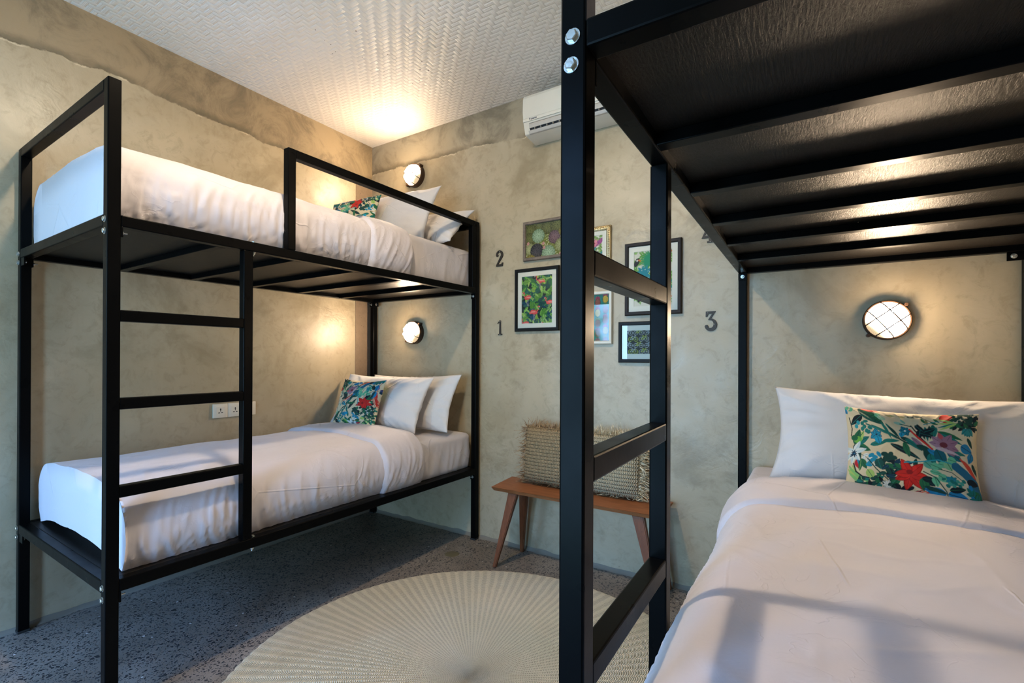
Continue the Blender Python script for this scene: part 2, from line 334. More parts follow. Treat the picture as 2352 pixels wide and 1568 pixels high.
def raffia_mat(name, c1, c2):
    t = NT(name); co = t.coord(); X = t.xyz(co)
    row = t.math('DIVIDE', X[2], 0.0205); fr = t.math('FRACT', row); ir = t.math('FLOOR', row)
    v = t.math('ABSOLUTE', t.math('MULTIPLY_ADD', fr, 2.0, -1.0))
    st = t.math('SINE', t.math('ADD', t.math('MULTIPLY', X[0], 640.0), t.math('ADD', t.math('MULTIPLY', v, 3.4), t.math('MULTIPLY', t.noise(co, 50, 2), 3.0))))
    nz = t.noise(co, 140, 3, 0.7); nb = t.noise(co, 12, 3)
    c = t.mix(t.math('MULTIPLY_ADD', st, 0.35, 0.5), c1, c2); c = t.mix(t.math('MULTIPLY', nz, 0.6), c, tuple(x * 0.55 for x in c1))
    c = t.mix(t.math('MULTIPLY', t.sstep(v, 0.80, 0.98), 0.85), c, tuple(x * 0.18 for x in c1))
    c = t.mix(t.math('MULTIPLY', t.math('LESS_THAN', st, -0.8), 0.6), c, tuple(x * 0.22 for x in c1))
    h = t.math('ADD', t.math('MULTIPLY', t.math('SUBTRACT', 1.0, t.math('POWER', v, 3.0)), 1.0), t.math('MULTIPLY', st, 0.35))
    return t.fin(c, 0.7, t.bump(h, 0.9, 0.006, t.bump(nz, 0.4, 0.002)), Specular_IOR_Level=0.3)
M['raffia_brown'] = raffia_mat('brown_raffia_knit', (0.33, 0.225, 0.115), (0.56, 0.42, 0.24))
M['raffia_pale'] = raffia_mat('pale_raffia_knit', (0.42, 0.335, 0.20), (0.68, 0.57, 0.38))
def strand(name, c1, c2):
    t = NT(name); co = t.coord()
    return t.fin(t.mix(t.sstep(t.noise(co, 40, 3, 0.7), 0.35, 0.65), c1, c2), 0.6)
M['strand_brown'] = strand('brown_raffia_strands', (0.22, 0.11, 0.045), (0.50, 0.33, 0.17))
M['strand_pale'] = strand('pale_raffia_strands', (0.42, 0.31, 0.16), (0.72, 0.60, 0.40))

# ---------------------------------------------------------------- mesh helpers
def mk(name, verts, faces, mat, parent=None, smooth=False, loc=None):
    me = bpy.data.meshes.new(name)
    me.from_pydata([tuple(map(float, v)) for v in verts], [], [tuple(map(int, f)) for f in faces])
    if smooth: me.polygons.foreach_set('use_smooth', [True] * len(me.polygons))
    me.materials.append(mat); me.update()
    o = bpy.data.objects.new(name, me); C.objects.link(o)
    if parent: o.parent = parent
    if loc is not None: o.location = loc
    return o
class MB:
    def __init__(s): s.v = []; s.f = []
    def add(s, v, f):
        n = len(s.v); s.v += [tuple(x) for x in v]; s.f += [tuple(i + n for i in q) for q in f]; return s
    def bm(s, b):
        b.verts.index_update(); s.add([v.co[:] for v in b.verts], [[v.index for v in f.verts] for f in b.faces]); b.free(); return s
    def box(s, x0, x1, y0, y1, z0, z1, bev=0.003, seg=2):
        b = bmesh.new(); bmesh.ops.create_cube(b, size=1)
        for v in b.verts: v.co = ((x0 + x1) / 2 + v.co.x * (x1 - x0), (y0 + y1) / 2 + v.co.y * (y1 - y0), (z0 + z1) / 2 + v.co.z * (z1 - z0))
        if bev: bmesh.ops.bevel(b, geom=b.edges[:] , offset=min(bev, 0.45 * min(x1 - x0, y1 - y0, z1 - z0)), segments=seg, affect='EDGES', profile=0.5)
        return s.bm(b)
    def tube(s, pts, r, n=8, caps=True):
        pts = [Vector(p) for p in pts]; rs = r if isinstance(r, (list, tuple)) else [r] * len(pts)
        V = []; F = []; up = None
        for k, p in enumerate(pts):
            d = (pts[min(k + 1, len(pts) - 1)] - pts[max(k - 1, 0)]).normalized()
            if up is None: up = d.orthogonal().normalized()
            a = (up - d * up.dot(d)).normalized(); b = d.cross(a); up = a
            for i in range(n): q = 2 * PI * i / n; V.append(p + (a * math.cos(q) + b * math.sin(q)) * rs[k])
        for k in range(len(pts) - 1):
            for i in range(n): j = (i + 1) % n; F.append((k * n + i, k * n + j, (k + 1) * n + j, (k + 1) * n + i))
        if caps: F.append(tuple(range(n - 1, -1, -1))); F.append(tuple((len(pts) - 1) * n + i for i in range(n)))
        return s.add(V, F)
    def lathe(s, prof, n=48, axis='Y', c=(0, 0, 0)):
        V = []; F = []
        for (r, h) in prof:
            for i in range(n):
                q = 2 * PI * i / n; x, y = r * math.cos(q), r * math.sin(q)
                V.append((c[0] + x, c[1] + h, c[2] + y) if axis == 'Y' else (c[0] + x, c[1] + y, c[2] + h))
        m = len(prof)
        for k in range(m - 1):
            for i in range(n):
                j = (i + 1) % n; F.append((k * n + i, k * n + j, (k + 1) * n + j, (k + 1) * n + i))
        return s.add(V, F)
    def prism(s, poly, h0, h1, tf):
        """2D polygon extruded between h0 and h1, tf(a, b, h) -> xyz"""
        n = len(poly); V = [tf(a, b, h0) for a, b in poly] + [tf(a, b, h1) for a, b in poly]
        F = [tuple(range(n - 1, -1, -1)), tuple(range(n, 2 * n))] + [(i, (i + 1) % n, n + (i + 1) % n, n + i) for i in range(n)]
        return s.add(V, F)
    def build(s, name, mat, parent=None, smooth=False, loc=None): return mk(name, s.v, s.f, mat, parent, smooth, loc)

def shade_auto(o, ang=35):
    me = o.data; me.polygons.foreach_set('use_smooth', [True] * len(me.polygons))
    b = bmesh.new(); b.from_mesh(me)
    for e in b.edges:
        e.smooth = not (len(e.link_faces) == 2 and e.calc_face_angle(0) > math.radians(ang))
    b.to_mesh(me); b.free(); return o

def thing(name, label, cat, loc=(0, 0, 0), rot=(0, 0, 0), group=None):
    o = bpy.data.objects.new(name, None); C.objects.link(o); o.empty_display_size = 0.1
    o.location = loc; o.rotation_euler = rot; return tag(o, label, cat, group)
def tag(o, label, cat, group=None):
    o['label'] = label; o['category'] = cat
    if group: o['group'] = group
    return o
def struct(o): o['kind'] = 'structure'; return o

# ---------------------------------------------------------------- painter for printed cloth and pictures
class Paint:
    def __init__(s, w, h, bg):
        s.w, s.h = w, h; s.a = np.empty((h, w, 3), float); s.a[:] = bg
    def _box(s, x0, x1, y0, y1):
        x0 = int(max(0, math.floor(x0))); x1 = int(min(s.w, math.ceil(x1) + 1)); y0 = int(max(0, math.floor(y0))); y1 = int(min(s.h, math.ceil(y1) + 1))
        if x1 <= x0 or y1 <= y0: return None
        Y, X = np.mgrid[y0:y1, x0:x1]; return X + 0.0, Y + 0.0, (slice(y0, y1), slice(x0, x1))
    def put(s, sl, m, col, al=1.0): s.a[sl][m] = s.a[sl][m] * (1 - al) + np.array(col) * al
    def ell(s, cx, cy, rx, ry, ang, col, al=1.0):
        R = max(rx, ry); b = s._box(cx - R, cx + R, cy - R, cy + R)
        if not b: return
        X, Y, sl = b; c, n = math.cos(ang), math.sin(ang); u = (X - cx) * c + (Y - cy) * n; v = -(X - cx) * n + (Y - cy) * c
        s.put(sl, (u / rx) ** 2 + (v / ry) ** 2 <= 1, col, al)
    def leaf(s, x, y, L, W, ang, col, vein=None, side=None, bend=0.0, ribs=0):
        """leaf from its base (x, y) growing along ang"""
        b = s._box(x - L * 1.1, x + L * 1.1, y - L * 1.1, y + L * 1.1)
        if not b: return
        X, Y, sl = b; c, n = math.cos(ang), math.sin(ang); u = ((X - x) * c + (Y - y) * n) / L; v = (-(X - x) * n + (Y - y) * c)
        v = v - bend * L * u * u
        ok = (u >= 0) & (u <= 1); uu = np.clip(u, 0, 1)
        hw = W * 0.5 * np.sin(PI * uu ** 0.75) ** 0.8
        m = ok & (np.abs(v) <= hw)
        s.put(sl, m, col)
        if side is not None: s.put(sl, m & (v > 0), side)
        if ribs and vein is not None:
            s.put(sl, m & (np.mod(u * ribs - np.abs(v) / max(W, 1) * 1.6, 1.0) < 0.22), vein)
        if vein is not None: s.put(sl, ok & (np.abs(v) <= max(0.5, W * 0.035)) & m, vein)
    def line(s, pts, wd, col):
        for (x0, y0), (x1, y1) in zip(pts[:-1], pts[1:]):
            b = s._box(min(x0, x1) - wd, max(x0, x1) + wd, min(y0, y1) - wd, max(y0, y1) + wd)
            if not b: continue
            X, Y, sl = b; dx, dy = x1 - x0, y1 - y0; q = max(1e-6, dx * dx + dy * dy)
            t = np.clip(((X - x0) * dx + (Y - y0) * dy) / q, 0, 1)
            s.put(sl, (X - x0 - t * dx) ** 2 + (Y - y0 - t * dy) ** 2 <= (wd / 2) ** 2, col)
    def ring(s, cx, cy, r, wd, col):
        b = s._box(cx - r - wd, cx + r + wd, cy - r - wd, cy + r + wd)
        if b:
            X, Y, sl = b; d = np.hypot(X - cx, Y - cy); s.put(sl, np.abs(d - r) <= wd / 2, col)
    def poly(s, pts, col, al=1.0):
        xs = [p[0] for p in pts]; ys = [p[1] for p in pts]; b = s._box(min(xs), max(xs), min(ys), max(ys))
        if not b: return
        X, Y, sl = b; m = np.zeros(X.shape, bool)
        for (x0, y0), (x1, y1) in zip(pts, pts[1:] + pts[:1]):
            if y0 == y1: continue
            m ^= ((y0 > Y) != (y1 > Y)) & (X < (x1 - x0) * (Y - y0) / (y1 - y0) + x0)
        s.put(sl, m, col, al)
    def flower(s, x, y, r, n, col, dark, ang=0.0, wd=0.55, core=(0.25, 0.02, 0.02)):
        for k in range(n):
            a = ang + 2 * PI * k / n + 0.12 * math.sin(k * 3.1); rr = r * (0.85 + 0.3 * ((k * 7) % 5) / 5)
            s.leaf(x, y, rr, rr * wd, a, dark); s.leaf(x, y, rr * 0.94, rr * wd * 0.84, a, col, dark)
        s.ell(x, y, r * 0.14, r * 0.14, 0, core)
    def sprig(s, x, y, L, ang, n, lw, col, stem, leafL=None, alt=None):
        ex, ey = x + L * math.cos(ang), y + L * math.sin(ang); s.line([(x, y), (ex, ey)], max(1.2, lw * 0.14), stem)
        leafL = leafL or L * 0.38
        for k in range(n):
            f = (k + 0.6) / n; px, py = x + (ex - x) * f, y + (ey - y) * f
            for sg in (-1, 1): s.leaf(px, py, leafL * (1.1 - 0.45 * f), lw, ang + sg * 0.85, alt if (alt is not None and (k + (sg > 0)) % 2) else col, stem)
        s.leaf(ex, ey, leafL * 0.7, lw * 0.8, ang, col, stem)
    def sample(s, u, v):
        """bilinear on u, v in 0..1 (v up)"""
        x = np.clip(np.asarray(u) * (s.w - 1), 0, s.w - 1.001); y = np.clip((1 - np.asarray(v)) * (s.h - 1), 0, s.h - 1.001)
        x0 = x.astype(int); y0 = y.astype(int); fx = (x - x0)[..., None]; fy = (y - y0)[..., None]; a = s.a
        return (a[y0, x0] * (1 - fx) + a[y0, x0 + 1] * fx) * (1 - fy) + (a[y0 + 1, x0] * (1 - fx) + a[y0 + 1, x0 + 1] * fx) * fy
    def blur(s):
        a = s.a; b = np.pad(a, ((1, 1), (1, 1), (0, 0)), 'edge')
        s.a = (b[1:-1, 1:-1] * 4 + (b[:-2, 1:-1] + b[2:, 1:-1] + b[1:-1, :-2] + b[1:-1, 2:]) * 1.5) / 10.0
def set_colors(o, cols):
    at = o.data.color_attributes.new('print', 'FLOAT_COLOR', 'POINT')
    c = np.ones((len(cols), 4), np.float32); c[:, :3] = cols
    at.data.foreach_set('color', c.ravel())

CRM = (0.66, 0.56, 0.37); DKG = (0.008, 0.055, 0.045); GRN = (0.015, 0.13, 0.055); TEA = (0.008, 0.17, 0.145); MINT = (0.13, 0.45, 0.26)
LIM = (0.36, 0.52, 0.14); BLU = (0.010, 0.20, 0.40); DBL = (0.006, 0.035, 0.075); RED = (0.62, 0.022, 0.014); MAU = (0.30, 0.15, 0.21); WHT = (0.72, 0.76, 0.72); BLK = (0.006, 0.014, 0.020)
def floral(W, Hh, variant=0):
    """tropical flower print in 0..1990 x 0..1568 units of the cushion face"""
    k = W / 1990.0; p = Paint(W, Hh, CRM)
    def tr(x, y): f = x / 1990.0; return ((x - 95) * 1.105 * k, (y - 60 - 115 * f) * 1568.0 / (1195 + 120 * f) * k)
    g = 1.16 * k
    def L(x, y, ln, wd, deg, col, vein=None, side=None, bend=0, ribs=0): p.leaf(*tr(x, y), ln * g, wd * g, math.radians(deg), col, vein, side, bend, ribs)
    def FL(x, y, r, n, col, dark, deg=0, wd=0.55, core=(0.2, 0.02, 0.02)): p.flower(*tr(x, y), r * g, n, col, dark, math.radians(deg), wd, core)
    def SP(x, y, ln, deg, n, lw, col, stem=DKG, ll=None, alt=None): p.sprig(*tr(x, y), ln * g, math.radians(deg), n, lw * g, col, stem, ll * g if ll else None, alt)
    def LN(pts, wd, col): p.line([tr(a_, b_) for a_, b_ in pts], wd * g, col)
    def E(x, y, rx, ry, deg, col): p.ell(*tr(x, y), rx * g, ry * g, math.radians(deg), col)
    r_ = random.Random(11 + variant)
    # top left big leaf, dark leaf, small blue flowers
    L(290, 90, 430, 170, 38, GRN, DKG, (0.006, 0.09, 0.065), 0, 9); L(330, 200, 240, 110, 132, BLK, TEA)
    E(560, 190, 40, 40, 0, MINT); E(610, 240, 60, 34, 30, (0.30, 0.50, 0.34)); L(330, 80, 270, 60, 8, (0.75, 0.10, 0.08)); L(60, 90, 120, 70, 60, BLU, DKG)
    SP(240, 130, 180, 200, 3, 40, MINT, GRN)
    for x, y in ((270, 320), (330, 330), (380, 300), (240, 370), (330, 410), (390, 440), (440, 400), (360, 380), (420, 460)):
        E(x, y, 36, 26, r_.random() * 180, TEA if x > 310 else (0.02, 0.28, 0.33))
    # swooping twigs across the middle
    LN([(390, 340), (700, 470), (900, 600), (1200, 740), (1400, 880), (1620, 1000)], 22, DKG)
    LN([(1000, 370), (1130, 560), (1260, 700), (1330, 850)], 18, BLK)
    for (x, y, ln, wd, d, c) in ((600, 310, 300, 40, 60, TEA), (660, 330, 260, 34, 52, TEA), (700, 380, 230, 38, 48, DKG), (460, 350, 420, 34, 28, TEA), (380, 340, 330, 26, 24, (0.02, 0.22, 0.2)),
                                 (1080, 340, 260, 60, 66, DKG), (1180, 380, 230, 50, 80, TEA), (1240, 360, 220, 50, 86, DKG), (1290, 340, 240, 70, 92, (0.01, 0.12, 0.09)), (1330, 380, 200, 50, 100, TEA),
                                 (1340, 450, 330, 70, 14, GRN), (1360, 480, 320, 60, 22, TEA), (1050, 360, 180, 80, 40, BLK), (1120, 430, 150, 90, 100, BLK), (1150, 470, 180, 80, -30, BLK), (1110, 480, 190, 70, 10, BLK),
                                 (720, 630, 420, 80, 24, BLK), (620, 590, 220, 60, -8, TEA), (440, 640, 230, 70, -18, TEA), (900, 610, 220, 80, 70, GRN), (860, 540, 200, 60, 20, DKG), (920, 560, 260, 70, 35, TEA),
                                 (1000, 540, 260, 60, 42, MAU), (1060, 650, 240, 80, 20, DKG), (1150, 720, 260, 90, 55, DKG), (1200, 700, 200, 70, 30, BLU), (1230, 760, 230, 110, 80, TEA), (1310, 700, 260, 150, 62, (0.006, 0.10, 0.13)),
                                 (1450, 720, 230, 120, 30, (0.006, 0.13, 0.17)), (1500, 730, 200, 60, 5, TEA)):
        L(x, y, ln, wd, d, c, DKG if c is not BLK else TEA, None, 0.06)
    LN([(980, 430), (1080, 540), (1170, 620), (1260, 700)], 26, RED)
    FL(530, 500, 95, 6, (0.01, 0.27, 0.42), DBL, 20, 0.8, DBL); L(545, 530, 110, 100, 75, (0.01, 0.32, 0.52), DBL)
    FL(920, 450, 85, 6, (0.01, 0.20, 0.26), DBL, 0, 0.8, WHT); L(880, 470, 80, 70, 100, (0.01, 0.30, 0.46), DBL)
    for d in (185, 215, 250, 300, 340, 20, 50): L(1420, 640, 190, 110, d, (0.36, 0.20, 0.27) if d % 2 else MAU, (0.16, 0.07, 0.12))
    L(1390, 560, 110, 60, 250, (0.5, 0.08, 0.09)); E(1410, 640, 50, 40, 0, (0.16, 0.03, 0.04)); L(1290, 680, 330, 50, 8, (0.50, 0.38, 0.42), None, None, 0.1)
    E(840, 330, 60, 26, 15, (0.30, 0.52, 0.42)); E(900, 300, 46, 18, 50, (0.20, 0.42, 0.34)); LN([(860, 340), (1000, 380)], 14, DKG)
    # white flower at the left edge with green leaves
    for d, c in ((20, GRN), (-30, TEA), (-55, LIM), (-70, GRN), (70, DKG)): L(200, 620, 250, 110, d, c, DKG)
    E(250, 560, 60, 55, 0, (0.14, 0.40, 0.06)); E(200, 530, 50, 45, 0, GRN)
    for d in (-60, -15, 60, 100, 130, 200): L(190, 720, 190, 75, d, WHT, (0.35, 0.55, 0.6), (0.55, 0.66, 0.68))
    LN([(200, 740), (140, 780)], 18, DBL); FL(190, 745, 60, 9, DBL, BLK, 0, 0.3, BLU)
    SP(300, 760, 260, 30, 4, 44, WHT, DKG, 90); L(230, 830, 150, 90, 70, BLU, RED, (0.45, 0.02, 0.03)); L(300, 820, 170, 90, 60, GRN, DKG); L(300, 830, 180, 60, 95, GRN, LIM)
    for x, y in ((450, 780), (500, 800), (560, 770), (520, 850), (430, 880), (460, 850), (420, 910)): E(x, y, 46, 26, r_.random() * 180, (0.01, 0.24, 0.38))
    for x, y in ((640, 770), (700, 800), (740, 840), (720, 780), (690, 850), (760, 820), (650, 830)): E(x, y, 48, 34, r_.random() * 180, DKG)
    LN([(400, 820), (520, 960), (650, 1080), (760, 1180)], 16, DKG); LN([(600, 880), (660, 960), (700, 1040)], 12, DKG)
    FL(590, 890, 85, 6, DKG, BLK, 30, 0.85, (0.2, 0.3, 0.12)); E(640, 950, 46, 28, 0, LIM); L(540, 830, 160, 120, 70, (0.01, 0.08, 0.07), TEA)
    for (x, y, d) in ((120, 900, 60), (110, 950, 50), (130, 1000, 44), (170, 900, 62), (190, 980, 40)): L(x, y, 330, 44, d, LIM if d % 4 else (0.22, 0.5, 0.16), None, None, -0.12)
    LN([(190, 880), (230, 990), (330, 1060), (450, 1090)], 20, BLK); L(400, 970, 170, 110, 55, LIM, GRN); L(520, 1060, 130, 70, 70, GRN, DKG)
    for q in range(60):
        x = 240 + r_.random() * 560; y = 1080 + r_.random() * 230; L(x, y, 70 + 60 * r_.random(), 46, r_.random() * 360, r_.choice((DKG, GRN, TEA, DKG, BLK)), None)
    FL(700, 1190, 95, 12, WHT, DKG, 0, 0.34, DBL); L(60, 1260, 170, 170, -40, RED); L(60, 1180, 140, 110, 20, RED); L(180, 1200, 260, 40, 4, TEA)
    for q in range(46):
        x = 640 + r_.random() * 420; y = 880 + r_.random() * 420; L(x, y, 120, 60, r_.random() * 360, r_.choice((DKG, BLK, GRN, DBL)), TEA if q % 3 == 0 else None)
    # the big red flower
    for q in range(14): LN([(860 + 20 * q, 1330 + (q * 37) % 60), (1250 + 10 * q, 1230 + (q * 53) % 130)], 12, RED if q % 3 else (0.45, 0.05, 0.05))
    for d, ln in ((100, 250), (52, 270), (10, 260), (-48, 230), (-118, 240), (152, 210), (178, 190)): L(975, 1040, ln, 128, d, (0.30, 0.008, 0.006)); L(975, 1040, ln * 0.95, 108, d, RED, (0.36, 0.012, 0.01), (0.54, 0.02, 0.014))
    E(965, 1010, 40, 34, 0, (0.26, 0.01, 0.01))
    for d in (30, 60, 80, 5): L(1120, 1090, 190, 90, d, BLK if d % 4 else GRN, DKG)
    # right side
    for (x, y, ln, wd, d, c) in ((1150, 860, 150, 110, 40, (0.10, 0.34, 0.25)), (1230, 900, 150, 100, 20, MINT), (1330, 890, 130, 90, 10, MINT), (1430, 850, 150, 130, 60, (0.22, 0.46, 0.24)), (1450, 830, 120, 100, 10, MINT),
                                 (1220, 990, 160, 70, 10, MINT), (1280, 1060, 150, 100, 75, MINT), (1330, 1040, 160, 110, 30, MINT), (1370, 1100, 60, 40, -30, TEA)): L(x, y, ln, wd, d, c, GRN)
    LN([(900, 880), (1100, 870), (1330, 840), (1540, 900)], 16, (0.02, 0.30, 0.36)); LN([(1140, 1000), (1300, 1080), (1430, 1260), (1470, 1400)], 14, DKG); LN([(1330, 960), (1500, 1000), (1640, 1100)], 10, DKG)
    L(1430, 1300, 270, 130, 188, BLU, DBL); L(1450, 1290, 240, 140, 6, BLU, DBL); L(1470, 1240, 210, 90, -14, BLK, GRN); L(1150, 1200, 290, 60, 12, DKG)
    L(1460, 1420, 130, 110, 160, DBL, BLU); L(1440, 1400, 110, 90, 40, (0.04, 0.03, 0.12), BLU); FL(1500, 1110, 85, 7, (0.01, 0.22, 0.30), TEA, 10, 0.7, MINT)
    for q in range(9): x = 1450 + 26 * q; E(x, 1180 - (q * 31) % 90, 30, 22, 40, (0.05, 0.32, 0.24) if q % 2 else TEA)
    L(1640, 650, 170, 140, 25, BLU, DBL); L(1800, 740, 160, 90, 110, BLU, DBL)
    for q in range(5): LN([(1620 + 18 * q, 820 + 10 * q), (1700 + 14 * q, 920), (1790 + 6 * q, 1040), (1840, 1130)], 14, (0.60, 0.06, 0.03))
    LN([(1560, 920), (1680, 1010), (1800, 1130), (1830, 1260), (1870, 1400)], 110, (0.015, 0.13, 0.22)); L(1700, 1110, 150, 100, 12, BLK); L(1770, 1240, 140, 100, 40, GRN, DKG); LN([(1740, 1180), (1760, 1320), (1860, 1450)], 50, BLU)
    SP(1900, 1480, 260, 235, 3, 60, TEA, DKG, 120); LN([(1210, 1330), (1480, 1340), (1760, 1400)], 10, RED)
    # top edge and the dark bunch in the upper right corner
    for x, y, d in ((700, 190, 0), (760, 215, 200), (840, 200, 10), (960, 210, 5), (1060, 200, 0), (1140, 240, 60), (1200, 260, 80), (1260, 300, 20), (1300, 240, 40)): L(x, y, 100, 40, d, r_.choice((DKG, GRN, (0.2, 0.2, 0.08))))
    LN([(820, 190), (1100, 200), (1340, 330)], 9, DKG); L(1390, 200, 190, 120, 40, RED); L(1400, 190, 180, 100, 0, RED); LN([(1170, 340), (1340, 290), (1560, 280)], 12, (0.02, 0.25, 0.28))
    for q in range(60):
        x = 1560 + r_.random() * 330; y = 170 + r_.random() * 220; L(x, y, 90, 46, r_.random() * 360, r_.choice((DKG, BLK, DKG, GRN)), None)
    for d in (195, 175, 160, 150): L(1600, 320, 260, 36, d, r_.choice((TEA, GRN, LIM)))
    for d in (80, 95, 110, 130, 60): L(1750, 390, 130, 70, d, (0.02, 0.23, 0.24), DKG)
    L(1740, 530, 160, 50, 65, DKG); L(1790, 880, 170, 50, 70, DKG); LN([(140, 240), (170, 400), (150, 500)], 14, BLK)
    return p

# ---------------------------------------------------------------- soft goods
def fbm(x, y, z, o=3):
    s = 0; a = 1; f = 1
    for _ in range(o): s += a * noise.noise(Vector((x * f, y * f, z * f))); a *= 0.5; f *= 2.03
    return s
def ridge(v): return (1 - min(1, abs(v) * 2.4)) ** 2

def soft_shell(x0, x1, y0, y1, z0, z1, r, step, faces='TLRF', dome=0.0, off=None, seed=0.0, fold=0.010, topw=0.004, tuck=0.02, foldf=9.0, crease=0.0):
    """rounded box skin made of the listed faces: Top Left Right Foot(y0) Head(y1) Bottom; off(y) = extra offset outwards"""
    nx = max(4, int((x1 - x0) / step)); ny = max(4, int((y1 - y0) / step)); nz = max(4, int((z1 - z0) / step))
    xs = np.linspace(x0, x1, nx + 1); ys = np.linspace(y0, y1, ny + 1); zs = np.linspace(z0, z1, nz + 1)
    idx = {}; P = []; Fc = []
    def vid(p):
        k = (round(p[0] * 1e4), round(p[1] * 1e4), round(p[2] * 1e4))
        if k not in idx: idx[k] = len(P); P.append(p)
        return idx[k]
    def patch(A, B, fn, flip):
        ids = [[vid(fn(a, b)) for b in B] for a in A]
        for i in range(len(A) - 1):
            for j in range(len(B) - 1):
                q = (ids[i][j], ids[i + 1][j], ids[i + 1][j + 1], ids[i][j + 1]); Fc.append(q[::-1] if flip else q)
    if 'T' in faces: patch(xs, ys, lambda a, b: (a, b, z1), False)
    if 'B' in faces: patch(xs, ys, lambda a, b: (a, b, z0), True)
    if 'L' in faces: patch(ys, zs, lambda a, b: (x0, a, b), True)
    if 'R' in faces: patch(ys, zs, lambda a, b: (x1, a, b), False)
    if 'F' in faces: patch(xs, zs, lambda a, b: (a, y0, b), False)
    if 'H' in faces: patch(xs, zs, lambda a, b: (a, y1, b), True)
    hasH = 'H' in faces; hasF = 'F' in faces; hasB = 'B' in faces
    V = []
    cx = (x0 + x1) / 2; hw = (x1 - x0) / 2; hz = z1 - z0
    for (x, y, z) in P:
        q = Vector((min(max(x, x0 + r), x1 - r), min(max(y, y0 + r if hasF else y), y1 - r if hasH else y), min(max(z, z0 + (r * 0.6 if hasB else 0)), z1 - r)))
        d = Vector((x, y, z)) - q; n = d.normalized() if d.length > 1e-9 else Vector((0, 0, 1))
        p = q + n * (r if d.length > 1e-9 else 0)
        if d.length <= 1e-9: p = Vector((x, y, z))
        down = (z1 - p.z) / hz
        # shape
        t_ = max(0, 1 - ((p.x - cx) / hw) ** 2)
        p.z += dome * t_ * max(0, n.z)
        tk = tuck * max(0, down - 0.55) ** 2 * 4
        p.x -= tk * n.x; p.y -= tk * n.y
        # wrinkles
        side = abs(n.x); foot = abs(n.y); top = max(0, n.z)
        al = (p.y - (x1 - p.x)) if p.x >= cx else (p.y - (p.x - x0)) + 7.0
        if not hasF: al = p.y + (0 if p.x >= cx else 7.0)
        wp = 0.12 * noise.noise(Vector((al * 2.0, down * 1.2, seed + 3)))
        sl = 0.10 * noise.noise(Vector((al * 1.1, seed, 6.0)))          # how far the folds lean
        a1 = al + down * (0.05 + sl) + wp * 0.15
        def rr_(v, k): return max(0.0, 1 - abs(v) * k) ** 2
        f1 = rr_(noise.noise(Vector((a1 * foldf, down * 0.55, seed))), 3.2)
        f2 = rr_(noise.noise(Vector((a1 * foldf * 2.1 + 4, down * 0.9, seed + 9))), 3.4)
        f3 = rr_(noise.noise(Vector(((al - down * 0.12) * foldf * 1.3, down * 0.7, seed + 30))), 4.0)
        ramp = min(1, max(0, (down - 0.05) / 0.5)); w_ = max(side, foot)
        msk = min(1, max(0, 0.5 + 1.6 * noise.noise(Vector((al * 1.7, 2.0, seed)))))
        o = w_ * fold * (f1 * (0.20 + 0.8 * ramp) * (0.4 + 0.6 * msk) + 0.55 * f2 * ramp + 0.5 * f3 * ramp * msk - 0.35) + w_ * 0.007 * noise.noise(Vector((al * 2.5, down * 1.5, seed + 5)))
        o += w_ * fold * 0.5 * max(0, down - 0.78) * 1.6 * (rr_(noise.noise(Vector((al * 40 + down * 3, down * 2, seed + 2))), 3.0) - 0.3)
        if top > 0:
            o += top * topw * (fbm(p.x * 2.6, p.y * 2.6, seed + 1, 3) * 1.6 + 0.5 * (ridge(fbm(p.x * 5 + 1.5 * fbm(p.x * 2, p.y * 2, seed), p.y * 3.2, seed + 7, 2)) ** 2))
        if crease:
            for c_ in (-0.22, 0.12, 0.36):
                o += crease * max(0, 1 - abs(p.x - cx - c_ - 0.02 * noise.noise(Vector((p.y * 2, c_, seed)))) / 0.006) * top
        if off: o += off(y)
        p += n * o
        if p.z < z0: p.z = z0
        V.append(p)
    return V, Fc

